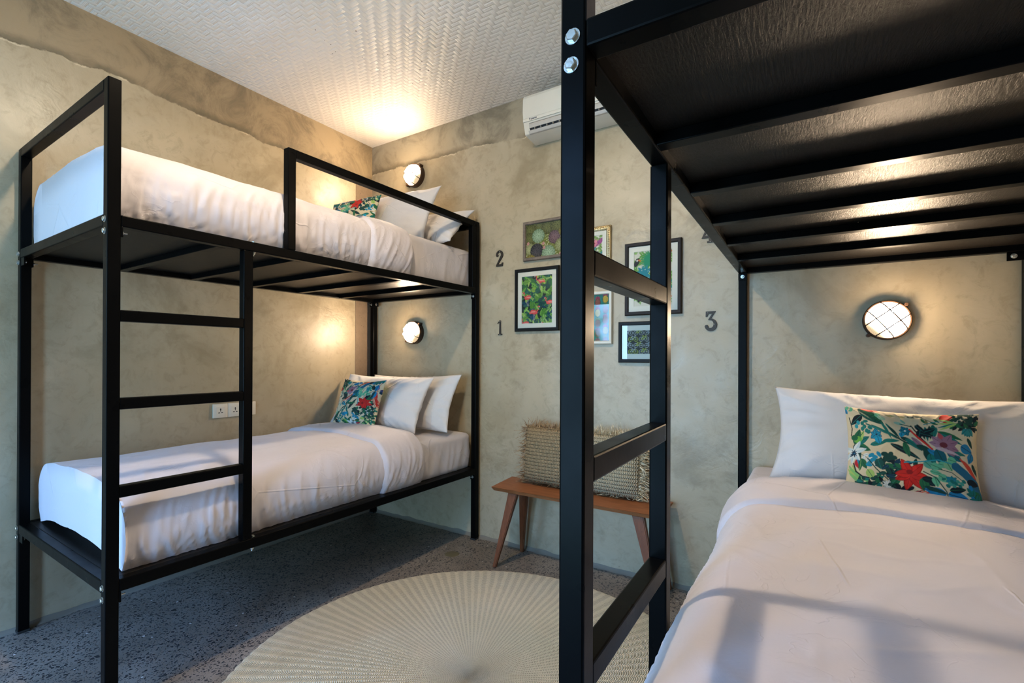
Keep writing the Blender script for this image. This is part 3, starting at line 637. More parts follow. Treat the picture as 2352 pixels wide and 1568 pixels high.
def pillow_mesh(w, h, T, n=56, m=40, pinch=0.05, seed=0.0, wr=0.011, sag=0.0, flange=0.0, power=2.6):
    """x width, z height, y thickness; two skins sharing the seam"""
    V = []; ids = [[None, None] for _ in range((n + 1) * (m + 1))]
    UV = []
    for i in range(n + 1):
        for j in range(m + 1):
            u = -1 + 2 * i / n; v = -1 + 2 * j / m
            u = math.copysign(abs(u) ** 0.9, u); v = math.copysign(abs(v) ** 0.9, v)
            x = w / 2 * u * (1 - pinch * (1 - v * v) * abs(u) ** 1.5); z = h / 2 * v * (1 - pinch * 1.3 * (1 - u * u) * abs(v) ** 1.5)
            z += sag * (u * u - 0.3) * h * (0.5 + 0.5 * v)
            t = max(0, (1 - abs(u) ** power)) ** 0.62 * max(0, (1 - abs(v) ** power)) ** 0.62
            cr = 1 - min(1, max(abs(u), abs(v)))
            th = T / 2 * t
            for s in (0, 1):
                sg = -1 if s == 0 else 1
                if s == 1 and (i in (0, n) or j in (0, m)): ids[i * (m + 1) + j][1] = ids[i * (m + 1) + j][0]; continue
                # wrinkles radiating from corners and seams
                e = max(abs(u), abs(v)) ** 3
                ang = math.atan2(z, x); rad = math.hypot(u, v)
                wv = wr * (e * (ridge(noise.noise(Vector((ang * 5.5 + sg * 9, rad * 1.0, seed)))) - 0.3) * 1.1 + 0.6 * fbm(u * 1.6 + sg * 5, v * 1.6, seed + 4, 3) + 0.35 * ridge(fbm(u * 2.4 + sg, v * 1.4, seed + 8, 2))) * min(1, t * 3)
                ids[i * (m + 1) + j][s] = len(V)
                edge = 0.004 * noise.noise(Vector((u * 5, v * 5, seed))) if t == 0 else 0
                V.append((x, sg * (th + wv) + edge, z)); UV.append(((u + 1) / 2, (v + 1) / 2, s))
    F = []
    for i in range(n):
        for j in range(m):
            a = i * (m + 1) + j; q = (a, a + m + 1, a + m + 2, a + 1)
            F.append(tuple(ids[k][0] for k in q)); F.append(tuple(ids[k][1] for k in q)[::-1])
    return V, F, UV

def basis(bl, br, up, name_obj):
    """place an object whose local x runs bl->br, z up the slope; bottom centre on the middle of bl-br"""
def place(o, cx, cy, zb, h, lean, yaw=0.0, roll=0.0):
    """stand a pillow of height h with its lower edge at (cx, cy, zb), leaned back (towards +y) by lean"""
    m = Matrix.Translation((cx, cy, zb)) @ Matrix.Rotation(yaw, 4, 'Z') @ Matrix.Rotation(-lean, 4, 'X') @ Matrix.Rotation(roll, 4, 'Y') @ Matrix.Translation((0, 0, h / 2))
    o.matrix_world = m; return o

# ================================================================= ROOM
def wall_box(name, x0, x1, y0, y1, z0, z1, mat): return struct(MB().box(x0, x1, y0, y1, z0, z1, 0).build(name, mat))
wall_box('floor', WX - 0.15, FX + 0.15, FY - 0.15, WY + 0.15, -0.12, 0.0, M['floor'])
wall_box('ceiling', WX - 0.15, FX + 0.15, FY - 0.15, WY + 0.15, ZC, ZC + 0.1, M['ceiling'])
wall_box('wall_left', WX - 0.15, WX, FY, WY + 0.15, 0, ZC, M['wall_left'])
wall_box('wall_back', WX, FX + 0.15, WY, WY + 0.15, 0, ZC, M['wall_back'])
wall_box('wall_right', FX, FX + 0.15, FY, WY, 0, ZC, M['wall_plain'])
fw = MB(); T_ = 0.15
(a0, a1, a2, a3), (b0, b1, b2, b3) = OPEN
for bx in ((WX - 0.15, a0, 0, ZC), (a0, a1, a3, ZC), (a1, b0, 0, ZC), (b0, b1, 0, b2), (b0, b1, b3, ZC), (b1, FX + 0.15, 0, ZC)): fw.box(bx[0], bx[1], FY - T_, FY, bx[2], bx[3], 0)
struct(fw.build('wall_front', M['wall_plain']))
for nm, (x0, x1, z0, z1) in (('door_1', OPEN[0]), ('door_2', OPEN[1])):
    wf = MB()
    wf.box(x0, x0 + 0.04, FY - 0.08, FY - 0.02, z0, z1, 0.003); wf.box(x1 - 0.04, x1, FY - 0.08, FY - 0.02, z0, z1, 0.003)
    wf.box(x0 + 0.04, x1 - 0.04, FY - 0.08, FY - 0.02, z1 - 0.04, z1, 0.003)
    if z0 > 0: wf.box(x0 + 0.04, x1 - 0.04, FY - 0.08, FY - 0.02, z0, z0 + 0.04, 0.003)
    struct(wf.build(nm, M['steel']))
# bare concrete strip in the far left corner
struct(MB().box(WX - 0.004, WX + 0.0035, 2.604, WY, 0, 2.655, 0.001, 1).build('trim_1', M['strip']))
# thin dirty plaster skirt line on the floor joints
def skirt(name, pts_fn, n, mat):
    V = []; F = []
    for i in range(n + 1):
        for a in pts_fn(i / n): V.append(a)
    for i in range(n):
        for k in range(2): F.append((i * 3 + k, (i + 1) * 3 + k, (i + 1) * 3 + k + 1, i * 3 + k + 1))
    return struct(mk(name, V, F, mat, None, True))
M['grout'] = plain('rough_floor_joint', (0.20, 0.175, 0.135), 0.8, 0, 0.6, 50)
skirt('baseboard_left', lambda f: [(WX + 0.001, FY + f * (WY - FY), 0.022 + 0.008 * noise.noise(Vector((f * 40, 1, 0)))), (WX + 0.006, FY + f * (WY - FY), 0.008), (WX + 0.020 + 0.010 * noise.noise(Vector((f * 60, 2, 0))), FY + f * (WY - FY), 0.0006)], 260, M['grout'])
skirt('baseboard_back', lambda f: [(WX + f * (FX - WX), WY - 0.001, 0.022 + 0.010 * noise.noise(Vector((f * 40, 5, 0)))), (WX + f * (FX - WX), WY - 0.006, 0.008), (WX + f * (FX - WX), WY - 0.022 - 0.012 * noise.noise(Vector((f * 60, 7, 0))), 0.0006)], 260, M['grout'])

# ================================================================= BUNK BEDS
T = 0.039; WB_, ZT = 1.074, 2.210
ZU1, ZU0, ZL1, ZL0 = 1.749, 1.709, 0.4992, 0.4568
def bunk(loc, rotz, L, label, room_side, gy, la, zoff=0.0):
    root = thing('bunk_bed', label, 'bunk bed', loc, (0, 0, rotz))
    W = WB_; zt = ZT + zoff; zu1, zu0, zl1, zl0 = ZU1 + zoff, ZU0 + zoff, ZL1 + zoff, ZL0 + zoff
    rs = (W - T, W) if room_side > 0 else (0, T)          # room side plane
    ws = (0, T) if room_side > 0 else (W - T, W)
    def P(name, *b, mat='steel', bev=0.0035): return MB().box(*b, bev, 2).build(name, M[mat], root)
    for (a, b_) in (rs, ws):
        P('post', a, b_, 0, T, 0.004, zt); P('post', a, b_, L - T, L, 0.004, zt)
        P('foot_cap', a - 0.0015, b_ + 0.0015, -0.0015, T + 0.0015, 0, 0.012, mat='black_plastic', bev=0.002)
        P('foot_cap', a - 0.0015, b_ + 0.0015, L - T - 0.0015, L + 0.0015, 0, 0.012, mat='black_plastic', bev=0.002)
    for nm, z0, z1 in (('upper', zu0, zu1), ('lower', zl0, zl1)):
        P('side_rail', rs[0], rs[1], T, L - T, z0, z1); P('side_rail', ws[0], ws[1], T, L - T, z0, z1)
        P('end_rail', T, W - T, 0, T, z0, z1); P('end_rail', T, W - T, L - T, L, z0, z1)
        for j in (0.37, 0.71, 1.05, 1.385, 1.73): P('slat', T, W - T, j, j + 0.036, z0, z0 + 0.026, bev=0.002)
        P('deck_board', T - 0.001, W - T + 0.001, T - 0.001, L - T + 0.001, z1 - 0.013, z1 - 0.0005, mat='deck', bev=0.001)
    P('end_guard_rail', T, W - T, 0, T, zt - T, zt); P('end_guard_rail', T, W - T, L - T, L, zt - T, zt)
    # side guard on the room side
    P('guard_upright', rs[0], rs[1], gy, gy + T, zu1, zt - 0.0); P('guard_upright', rs[0], rs[1], L - 2 * T, L - T - 0.0008, zu1, zt)
    P('guard_rail', rs[0], rs[1], gy + T, L - 2 * T, zt - T, zt)
    # ladder
    P('ladder_upright', rs[0], rs[1], la, la + T, zl1, zu0)
    for z in (1.4236, 1.1205, 0.8173): P('rung', rs[0] + 0.0006, rs[1] - 0.0006, T - 0.001, la + 0.001, z - 0.0395, z)
    # hex bolts in the foot face of the posts and brackets below the rails
    def bolt(c, d, r=0.0085, hh=0.006, long=0.0):
        c = Vector(c); d = Vector(d); m = MB(); a = d.orthogonal().normalized(); b2 = d.cross(a)
        m.tube([c, c + d * 0.0015], r * 1.35, 20)
        pts = [c + d * 0.0015, c + d * (0.0015 + hh * 0.8), c + d * (0.0015 + hh)]
        m.tube(pts, [r, r, r * 0.86], 6)
        if long: m.tube([c, c + d * long], r * 0.42, 8)
        return shade_auto(m.build('bolt', M['zinc'], root), 30)
    for (a, b_) in (rs, ws):
        for z1 in (zu1, zl1):
            bolt(((a + b_) / 2 - (0.002 if room_side > 0 else 0.0), 0, z1 - 0.020), (0, -1, 0)); bolt(((a + b_) / 2 - 0.002, 0, z1 - 0.060), (0, -1, 0))
    ins = -1 if room_side > 0 else 1
    for z0 in (zu0, zl0):
        for (a, b_), sg in ((rs, ins), (ws, -ins)):
            xe = a if sg < 0 else b_
            # bracket tabs hanging below the rail next to each post
            for jj, dj in ((T, 1), (L - T, -1)):
                y0, y1 = (jj, jj + 0.006) if dj > 0 else (jj - 0.006, jj)
                P('bracket', a, b_, y0, y1, z0 - 0.036, z0, bev=0.001)
                bolt(((a + b_) / 2, y1 if dj > 0 else y0, z0 - 0.018), (0, dj, 0), 0.0065, 0.005, 0.018)
            if (a, b_) == ws:
                P('bracket', min(xe, xe + sg * 0.05), max(xe, xe + sg * 0.05), 0.002 + 0.0, 0.008, z0 - 0.036, z0, bev=0.001)
                P('bracket', min(xe, xe + sg * 0.05), max(xe, xe + sg * 0.05), L - T + 0.002, L - T + 0.008, z0 - 0.036, z0, bev=0.001)
                bolt((xe + sg * 0.03, L - T + 0.002, z0 - 0.018), (0, -1, 0), 0.0075, 0.005)
                bolt((xe + sg * 0.03, 0.008, z0 - 0.018), (0, 1, 0), 0.0075, 0.005)
    bolt(((rs[0] + rs[1]) / 2, la + T + 0.010, zl1), (0, 0, 1), 0.0085, 0.005); bolt(((rs[0] + rs[1]) / 2, la + T + 0.010, zl0), (0, 0, -1), 0.007, 0.010, 0.018)
    bolt(((rs[0] + rs[1]) / 2, la + T + 0.010, zu1), (0, 0, 1), 0.0085, 0.005); bolt(((rs[0] + rs[1]) / 2, la + T + 0.010, zu0), (0, 0, -1), 0.007, 0.008, 0.016)
    return root
AX, AY, AR, AL = -3.0771, 0.6591, math.radians(-0.76), 2.103
BX, BY, BR, BL_ = -0.3103, 0.6292, math.radians(0.5419), 2.141
bunk((AX, AY, 0), AR, AL, 'black steel bunk bed with ladder standing in the far left corner along the left wall', 1, 0.6565, 0.4605)
bunk((BX, BY, 0), BR, BL_, 'near black steel bunk bed on the right, cropped by the right edge of the photo', -1, 0.66, 0.467, -0.0083)

# ---------------------------------------------------------------- mattresses and duvets (in bed coordinates)
def bedding(loc, rotz, z0, h, L, i0, i1, band, where, seed, step, foot=0.085, dome=0.03, fold=0.010):
    fl = 'mattress' ; y1 = L - 0.014
    V, F = soft_shell(i0, i1, foot, y1, z0, z0 + h, 0.035, max(step, 0.014), 'TLRFHB', 0.006, lambda y: -0.055 * min(1, max(0, (band[1] - 0.07 - y) / 0.10)), seed, 0.007, 0.002, 0.012, 15.0)
    me = mk('mattress', V, F, M['sheet'], None, True)
    me.location = loc; me.rotation_euler = (0, 0, rotz); tag(me, 'white mattress in a fitted sheet on ' + where, 'mattress', 'mattresses on the bunk decks')
    # duvet, tucked over the mattress, top end turned back into a band
    o = 0.017; b0, b1 = band
    V, F = soft_shell(i0 - o, i1 + o, foot - o, b0 + 0.02, z0 + 0.001, z0 + h + o, 0.115, step, 'TLRF', dome, None, seed + 20, fold, 0.006, 0.045, 19.0, 0.0022)
    root = thing('duvet', 'white duvet with turned-back end on ' + where, 'duvet', loc, (0, 0, rotz), 'duvets on the bunk mattresses')
    mk('cover', V, F, M['duvet'], root, True)
    def prof(y):
        a = (y - b0) / (b1 - b0)
        lip = -0.024 * max(0, 1 - a / 0.05) ** 1.6 - 0.022 * max(0, (a - 0.93) / 0.07) ** 2
        return 0.019 + lip + 0.010 * math.sin(PI * min(1, max(0, a))) 
    def wob(V_, amp=0.022):
        out = []
        for p in V_:
            q = Vector(p); u = (q.x - i0) / (i1 - i0)
            k = noise.noise(Vector((u * 2.3, seed, 4))) * amp * 1.5 + (0.10 * (0.5 - u) ** 2 * 4 * 0.35) * (1 if (q.z > z0 + h * 0.8) else 1) * -0.3
            q.y += k; out.append(q)
        return out
    V, F = soft_shell(i0 - o, i1 + o, b0, b1, z0 + 0.001, z0 + h + o, 0.115, step, 'TLR', dome + 0.002, prof, seed + 40, fold * 0.8, 0.006, 0.040, 21.0)
    bd = mk('turned_back_band', wob(V), F, M['duvet'], root, True)
    return me, root
bedding((AX, AY, 0), AR, ZU1, 0.262, AL, 0.045, WB_ - 0.052, (1.17, 1.49), 'the upper bunk of the left bed', 1.0, 0.0095, 0.062, 0.020, 0.0125)
bedding((AX, AY, 0), AR, ZL1, 0.240, AL, 0.045, WB_ - 0.052, (1.28, 1.61), 'the lower bunk of the left bed', 2.3, 0.0095, 0.085, 0.042, 0.0115)
bedding((BX, BY, 0), BR, ZL1 - 0.0083, 0.235, BL_, 0.062, WB_ - 0.052, (1.25, 1.64), 'the lower bunk of the right bed', 3.7, 0.009, 0.085, 0.036, 0.008)
bedding((BX, BY, 0), BR, ZU1 - 0.0083, 0.255, BL_, 0.095, WB_ - 0.052, (1.20, 1.50), 'the upper bunk of the right bed', 5.1, 0.03, 0.062, 0.016, 0.012)

# ---------------------------------------------------------------- pillows
def pillow(w, h, T_, seed, label, args, group, **kw):
    V, F, UV = pillow_mesh(w, h, T_, 72, 46, seed=seed, **kw)
    o = mk('pillow', V, F, M['pillow'], None, True); place(o, *args); return tag(o, label, 'pillow', group)
G1 = 'white pillows at the heads of the bunks'
zA = ZL1 + 0.262; zU = ZU1 + 0.274
pillow(0.86, 0.41, 0.155, 1.2, 'front white pillow on the lower left bunk, behind the floral cushion', (-2.600, 2.315, zA + 0.008, 0.41, math.radians(27), 0, math.radians(0.5)), G1, pinch=0.075)
pillow(0.86, 0.42, 0.125, 3.4, 'rear white pillow on the lower left bunk, leaning on the back wall', (-2.470, 2.480, zA - 0.005, 0.42, math.radians(24), 0, math.radians(-1.5)), G1, pinch=0.08)
pillow(0.88, 0.44, 0.15, 5.4, 'front white pillow on the upper left bunk, its right corner poking above the guard rail', (-2.545, 2.305, zU - 0.002, 0.44, math.radians(23), math.radians(2), math.radians(1.5)), G1, pinch=0.08)
pillow(0.84, 0.37, 0.13, 7.4, 'rear white pillow on the upper left bunk, slumped flat below the wall lamp', (-2.400, 2.440, zU + 0.004, 0.37, math.radians(44), 0, math.radians(2)), G1, pinch=0.08)
pillow(0.90, 0.425, 0.17, 9.1, 'wide white pillow at the head of the lower right bunk', (0.285, 2.345, ZL1 + 0.243, 0.425, math.radians(25), 0, math.radians(1.6)), G1, pinch=0.075)

# ---------------------------------------------------------------- floral cushions
def cushion(w, h, T_, seed, label, args, n, m, variant=0, flipx=False, rot90=False):
    V, F, UV = pillow_mesh(w, h, T_, n, m, pinch=0.07, seed=seed, wr=0.006, power=2.3)
    o = mk('floral_cushion', V, F, M['print_cloth'], None, True)
    p = floral(1000, 790, variant); p.blur()
    UVa = np.array(UV); u, v = UVa[:, 0], UVa[:, 1]
    if rot90: u, v = v, 1 - u
    if flipx: u, v = np.clip(1.12 - u, 0, 1), 1 - v
    u = np.where(UVa[:, 2] > 0, 1 - u, u)
    set_colors(o, p.sample(u, v)); place(o, *args); return tag(o, label, 'cushion', 'tropical flower cushions on the beds')
cushion(0.385, 0.335, 0.115, 2.1, 'tropical flower print cushion leaning on the wide pillow of the lower right bunk', (0.285, 2.205, ZL1 + 0.262, 0.335, math.radians(19), 0, math.radians(1.0)), 300, 250)
cushion(0.40, 0.345, 0.11, 4.1, 'tropical flower print cushion on the lower left bunk', (-2.620, 2.185, ZL1 + 0.288, 0.345, math.radians(20), math.radians(3), math.radians(0)), 190, 160, 1, False, True)
cushion(0.40, 0.33, 0.11, 6.1, 'tropical flower print cushion half hidden on the upper left bunk', (-2.600, 2.115, ZU1 + 0.298, 0.33, math.radians(24), math.radians(10), math.radians(-4)), 170, 140, 2, True)

# ================================================================= WALL LAMPS
def lamp(x, z, mat, label, y=None, rot=(0, 0, 0), cat='wall lamp'):
    root = thing('bulkhead_lamp', label, cat, (x, WY if y is None else y, z), rot, 'round bulkhead lamps')
    R = 0.088
    MB().lathe([(0.001, 0.0), (R, 0.0), (R, -0.028), (R + 0.001, -0.034), (R - 0.003, -0.040), (R - 0.008, -0.040), (R - 0.009, -0.030), (0.001, -0.030)], 64).build('base_ring', M['bronze'], root, True)
    shade_auto(root.children[0], 40)
    prof = [(R - 0.009, -0.031)] + [((R - 0.009) * math.cos(a), -0.036 - 0.052 * math.sin(a)) for a in np.linspace(0.05, PI / 2 - 0.001, 14)]
    MB().lathe(prof, 64).build('glass_cover', M[mat], root, True)
    g = MB()
    for ang in (math.radians(38), math.radians(128)):
        for s in (-0.030, 0.030):
            pts = []
            hw = math.sqrt((R - 0.006) ** 2 - s * s)
            for k in range(17):
                q = -1 + 2 * k / 16; a = hw * q; rr = math.sqrt(a * a + s * s) / (R - 0.006)
                dep = -0.041 - 0.052 * math.sqrt(max(0, 1 - rr ** 2.4)) if abs(q) < 1 else -0.037
                pts.append((a * math.cos(ang) - s * math.sin(ang), dep, a * math.sin(ang) + s * math.cos(ang)))
            g.tube(pts, 0.0026, 6)
    shade_auto(g.build('wire_guard', M['bronze'], root), 60)
    for sg in (1, -1):
        a = math.radians(45); c = (sg * (R + 0.006) * math.cos(a), 0, sg * (R + 0.006) * math.sin(a))
        m = MB().lathe([(0.001, -0.040), (0.007, -0.040), (0.0085, -0.034), (0.0085, -0.004), (0.001, -0.004)], 16, 'Y', c); shade_auto(m.build('screw_lug', M['bronze'], root), 40)
    return root
lamp(0.272, 1.440, 'lamp_r', 'lit round bulkhead lamp on the back wall above the lower right bunk')
lamp(-2.600, 1.456, 'lamp_l', 'lit round bulkhead lamp on the back wall above the lower left bunk')
lamp(-2.598, 2.665, 'lamp_l', 'lit round bulkhead lamp high on the back wall above the upper left bunk')
lamp(0.272, 2.665, 'lamp_r', 'lit round bulkhead lamp above the upper right bunk, hidden by that bunk')

lamp(-1.30, ZC, 'lamp_added', 'lit bulkhead lamp added on the ceiling over the rug, above the top of the photo', 1.00, (PI / 2, 0, 0), 'added ceiling lamp')  # unseen lamp added to bring more light to rug, bench and back wall

# ================================================================= HOUSE NUMBERS
def ribbon(pts, wd):
    """flat stroke polygon pieces"""
    out = []
    for k in range(len(pts) - 1):
        (x0, y0), (x1, y1) = pts[k], pts[k + 1]; w0 = wd[k] if isinstance(wd, list) else wd; w1 = wd[k + 1] if isinstance(wd, list) else wd
        d = math.hypot(x1 - x0, y1 - y0) or 1; nx, ny = -(y1 - y0) / d, (x1 - x0) / d; e = 0.12 * min(w0, w1) / d
        ax, ay = x0 - (x1 - x0) * e, y0 - (y1 - y0) * e; bx, by = x1 + (x1 - x0) * e, y1 + (y1 - y0) * e
        out.append([(ax + nx * w0 / 2, ay + ny * w0 / 2), (ax - nx * w0 / 2, ay - ny * w0 / 2), (bx - nx * w1 / 2, by - ny * w1 / 2), (bx + nx * w1 / 2, by + ny * w1 / 2)])
    return out
def arc(cx, cy, rx, ry, a0, a1, n=14): return [(cx + rx * math.cos(math.radians(a0 + (a1 - a0) * k / n)), cy + ry * math.sin(math.radians(a0 + (a1 - a0) * k / n))) for k in range(n + 1)]
def disc(cx, cy, r, n=16): return [(cx + r * math.cos(2 * PI * k / n), cy + r * math.sin(2 * PI * k / n)) for k in range(n)]
def numeral(ch, x, z, hgt, label, screws):
    P = []
    if ch == '2':
        a = arc(0.27, 0.73, 0.20, 0.22, 175, -35, 18); P += ribbon(a, [0.11 + 0.05 * k / len(a) for k in range(len(a))]); P.append(disc(0.10, 0.70, 0.085))
        P += ribbon([a[-1], (0.25, 0.33), (0.10, 0.10), (0.07, 0.04)], [0.16, 0.12, 0.09, 0.09]); P.append([(0.03, 0), (0.52, 0), (0.55, 0.22), (0.47, 0.22), (0.42, 0.13), (0.06, 0.13)])
    if ch == '1': P += [[(0.22, 0.0), (0.38, 0.0), (0.35, 0.98), (0.25, 1.0)], [(0.08, 0.80), (0.27, 1.0), (0.27, 0.88), (0.10, 0.76)], [(0.14, 0), (0.46, 0), (0.46, 0.09), (0.14, 0.09)]]
    if ch == '3':
        P += [[(0.02, 0.70), (0.09, 0.70), (0.16, 0.86), (0.42, 0.86), (0.42, 0.99), (0.03, 0.99)], [(0.42, 0.99), (0.52, 0.99), (0.28, 0.60), (0.18, 0.60)], [(0.18, 0.60), (0.30, 0.60), (0.30, 0.50), (0.14, 0.53)]]
        a = arc(0.26, 0.29, 0.24, 0.27, 85, -165, 20); P += ribbon(a, [0.09 + 0.09 * math.sin(PI * k / len(a)) for k in range(len(a))]); P.append(disc(0.07, 0.20, 0.08))
    if ch == '4': P += [[(0.34, 0.0), (0.48, 0.0), (0.48, 1.0), (0.38, 1.0), (0.34, 0.95)], [(0.0, 0.24), (0.60, 0.24), (0.60, 0.36), (0.10, 0.36)], [(0.0, 0.24), (0.12, 0.30), (0.46, 1.0), (0.36, 1.0)], [(0.26, 0), (0.56, 0), (0.56, 0.08), (0.26, 0.08)]]
    root = thing('house_number', label, 'number', (x, WY, z), (0, 0, 0), 'metal bunk numbers screwed to the back wall')
    m = MB()
    for q, poly in enumerate(P): m.prism([(a * hgt, b * hgt) for a, b in poly], -0.0005, -0.0062 - 0.00012 * q, lambda a, b, h: (a, h, b))
    m.build('numeral', M['number'], root)
    for (a, b) in screws: MB().lathe([(0.0002, -0.0085), (0.0028, -0.0080), (0.0036, -0.0060), (0.0036, -0.0045)], 12, 'Y', (a * hgt, 0, b * hgt)).build('screw', M['zinc'], root, True)
numeral('2', -1.851, 1.892, 0.108, 'dark metal numeral 2 on the back wall, above the numeral 1', [(0.30, 0.93), (0.27, 0.06)])
numeral('1', -1.845, 1.420, 0.102, 'dark metal numeral 1 on the back wall beside the flamingo picture', [(0.30, 0.92), (0.30, 0.05)])
numeral('3', -0.496, 1.418, 0.101, 'dark metal numeral 3 on the back wall left of the right bunk', [(0.14, 0.92), (0.46, 0.30)])
numeral('4', -0.516, 1.886, 0.108, 'dark metal numeral 4 on the back wall, mostly hidden behind the right bunk rail', [(0.42, 0.05), (0.42, 0.93)])

# ================================================================= PICTURES
def picture(x0, x1, z0, z1, fwid, fdep, fmat, matw, painter, label, ornate=False, res=0.0024, tilt=0.0):
    root = thing('framed_picture', label, 'picture', (x0, WY, z0), (0, tilt, 0), 'framed prints on the back wall')
    W, Hh = x1 - x0, z1 - z0; y0, y1 = -fdep, -0.001
    fr = MB()
    prof = [(0, y1), (0, y0 * 0.8), (fwid * 0.18, y0), (fwid * 0.8, y0 * 0.96), (fwid, y0 * 0.62), (fwid, y1)]
    V = []; F = []
    for (cx_, cz, sx, sz) in ((0, 0, 1, 1), (W, 0, -1, 1), (W, Hh, -1, -1), (0, Hh, 1, -1)):
        for (d, y) in prof: V.append((cx_ + sx * d, y, cz + sz * d))
    n = len(prof)
    for k in range(4):
        for i in range(n): F.append((k * n + i, ((k + 1) % 4) * n + i, ((k + 1) % 4) * n + (i + 1) % n, k * n + (i + 1) % n))
    fr.add(V, F)
    if ornate:
        stp = 0.0105
        for (ax, az, bx, bz) in ((0, 0, W, 0), (W, 0, W, Hh), (W, Hh, 0, Hh), (0, Hh, 0, 0)):
            Ln = math.hypot(bx - ax, bz - az); c = int(Ln / stp); ux, uz = (bx - ax) / Ln, (bz - az) / Ln; nx, nz = -uz, ux
            for i in range(c + 1):
                for d_, rr in ((fwid * 0.38, 0.0050), (fwid * 0.80, 0.0030)):
                    px, pz = ax + ux * i * stp + nx * d_, az + uz * i * stp + nz * d_
                    fr.lathe([(0.0004, y0 - rr * 0.9), (rr * 0.75, y0 - rr * 0.55), (rr, y0 + 0.003)], 7, 'Y', (px, 0, pz))
    fo = fr.build('frame', M[fmat], root); shade_auto(fo, 40) if not ornate else shade_auto(fo, 70)
    MB().box(fwid * 0.7, W - fwid * 0.7, -0.008, -0.0015, fwid * 0.7, Hh - fwid * 0.7, 0).build('backing', M['mat_board'], root)
    px0, px1, pz0, pz1 = fwid + matw, W - fwid - matw, fwid + matw, Hh - fwid - matw
    if matw > 0.002:
        mm = MB(); yb = -0.0125
        for b in ((fwid * 0.9, W - fwid * 0.9, fwid * 0.9, pz0), (fwid * 0.9, W - fwid * 0.9, pz1, Hh - fwid * 0.9), (fwid * 0.9, px0, pz0, pz1), (px1, W - fwid * 0.9, pz0, pz1)): mm.box(b[0], b[1], yb, -0.0085, b[2], b[3], 0)
        mm.build('mat_board', M['mat_board'], root)
    nx, nz = max(8, int((px1 - px0) / res)), max(8, int((pz1 - pz0) / res))
    us = np.linspace(0, 1, nx + 1); wsv = np.linspace(0, 1, nz + 1)
    V = [(px0 + (px1 - px0) * u, -0.0098, pz0 + (pz1 - pz0) * v) for u in us for v in wsv]
    F = [(i * (nz + 1) + j, (i + 1) * (nz + 1) + j, (i + 1) * (nz + 1) + j + 1, i * (nz + 1) + j + 1) for i in range(nx) for j in range(nz)]
    pr = mk('print', V, F, M['print'], root)
    k = 900 / max(px1 - px0, pz1 - pz0); p = painter(int((px1 - px0) * k), int((pz1 - pz0) * k)); p.blur()
    UU, VV = np.meshgrid(us, wsv, indexing='ij'); set_colors(pr, p.sample(UU.ravel(), VV.ravel()))
    mk('glass', [(fwid * 0.9, -0.0150, fwid * 0.9), (W - fwid * 0.9, -0.0150, fwid * 0.9), (W - fwid * 0.9, -0.0150, Hh - fwid * 0.9), (fwid * 0.9, -0.0150, Hh - fwid * 0.9)], [(0, 1, 2, 3)], M['glass'], root)
    return root

def p_succulent(W, Hh):
    p = Paint(W, Hh, (0.16, 0.17, 0.03)); r = random.Random(3); k = W / 640.0
    for _ in range(500): p.leaf(r.random() * W, r.random() * Hh, 22 * k, 11 * k, r.random() * 6.3, r.choice(((0.33, 0.34, 0.05), (0.50, 0.50, 0.22), (0.20, 0.22, 0.05), (0.62, 0.58, 0.36))))
    def ros(x, y, R, c, d):
        p.ell(x, y, R, R, 0, d)
        for ring, n in ((1.0, 13), (0.80, 11), (0.60, 9), (0.42, 7), (0.25, 5)):
            for q in range(n):
                a = 2 * PI * q / n + ring * 5; rr = R * ring
                p.leaf(x + 0.25 * rr * math.cos(a), y + 0.25 * rr * math.sin(a), rr * 0.82, rr * 0.52, a, d)
                s_ = 0.75 + 0.5 * (1 - ring); p.leaf(x + 0.25 * rr * math.cos(a), y + 0.25 * rr * math.sin(a), rr * 0.74, rr * 0.40, a, tuple(min(1, t * s_) for t in c))
    G = ((0.40, 0.50, 0.33), (0.16, 0.24, 0.13)); Ol = ((0.17, 0.17, 0.045), (0.06, 0.06, 0.012)); Pu = ((0.24, 0.14, 0.15), (0.09, 0.045, 0.055)); Ch = ((0.085, 0.075, 0.08), (0.02, 0.018, 0.02)); Ye = ((0.36, 0.28, 0.05), (0.16, 0.12, 0.015)); Lg = ((0.42, 0.42, 0.20), (0.20, 0.20, 0.07))
    for (x, y, R, c) in ((60, 70, 80, Ol), (180, 40, 60, Ol), (300, 60, 85, Ol), (430, 50, 95, Ol), (50, 180, 80, (Ol[0], Ol[1])), (170, 150, 85, G), (390, 190, 80, Pu), (500, 130, 55, Ye), (590, 150, 75, G), (50, 300, 70, Lg), (150, 330, 90, Ch), (310, 370, 90, G), (480, 290, 80, Lg), (590, 330, 80, Ol), (60, 450, 80, Ye), (180, 500, 85, G), (360, 500, 95, Ol), (530, 470, 75, Ye), (620, 460, 60, Lg), (60, 560, 60, Ye), (480, 580, 50, G)):
        ros(x * k, y * k, R * k, c[0], c[1])
    for x, y in ((240, 250), (30, 230), (470, 400), (250, 300)): p.flower(x * k, y * k, 26 * k, 5, (0.62, 0.30, 0.27), (0.45, 0.18, 0.16))
    return p
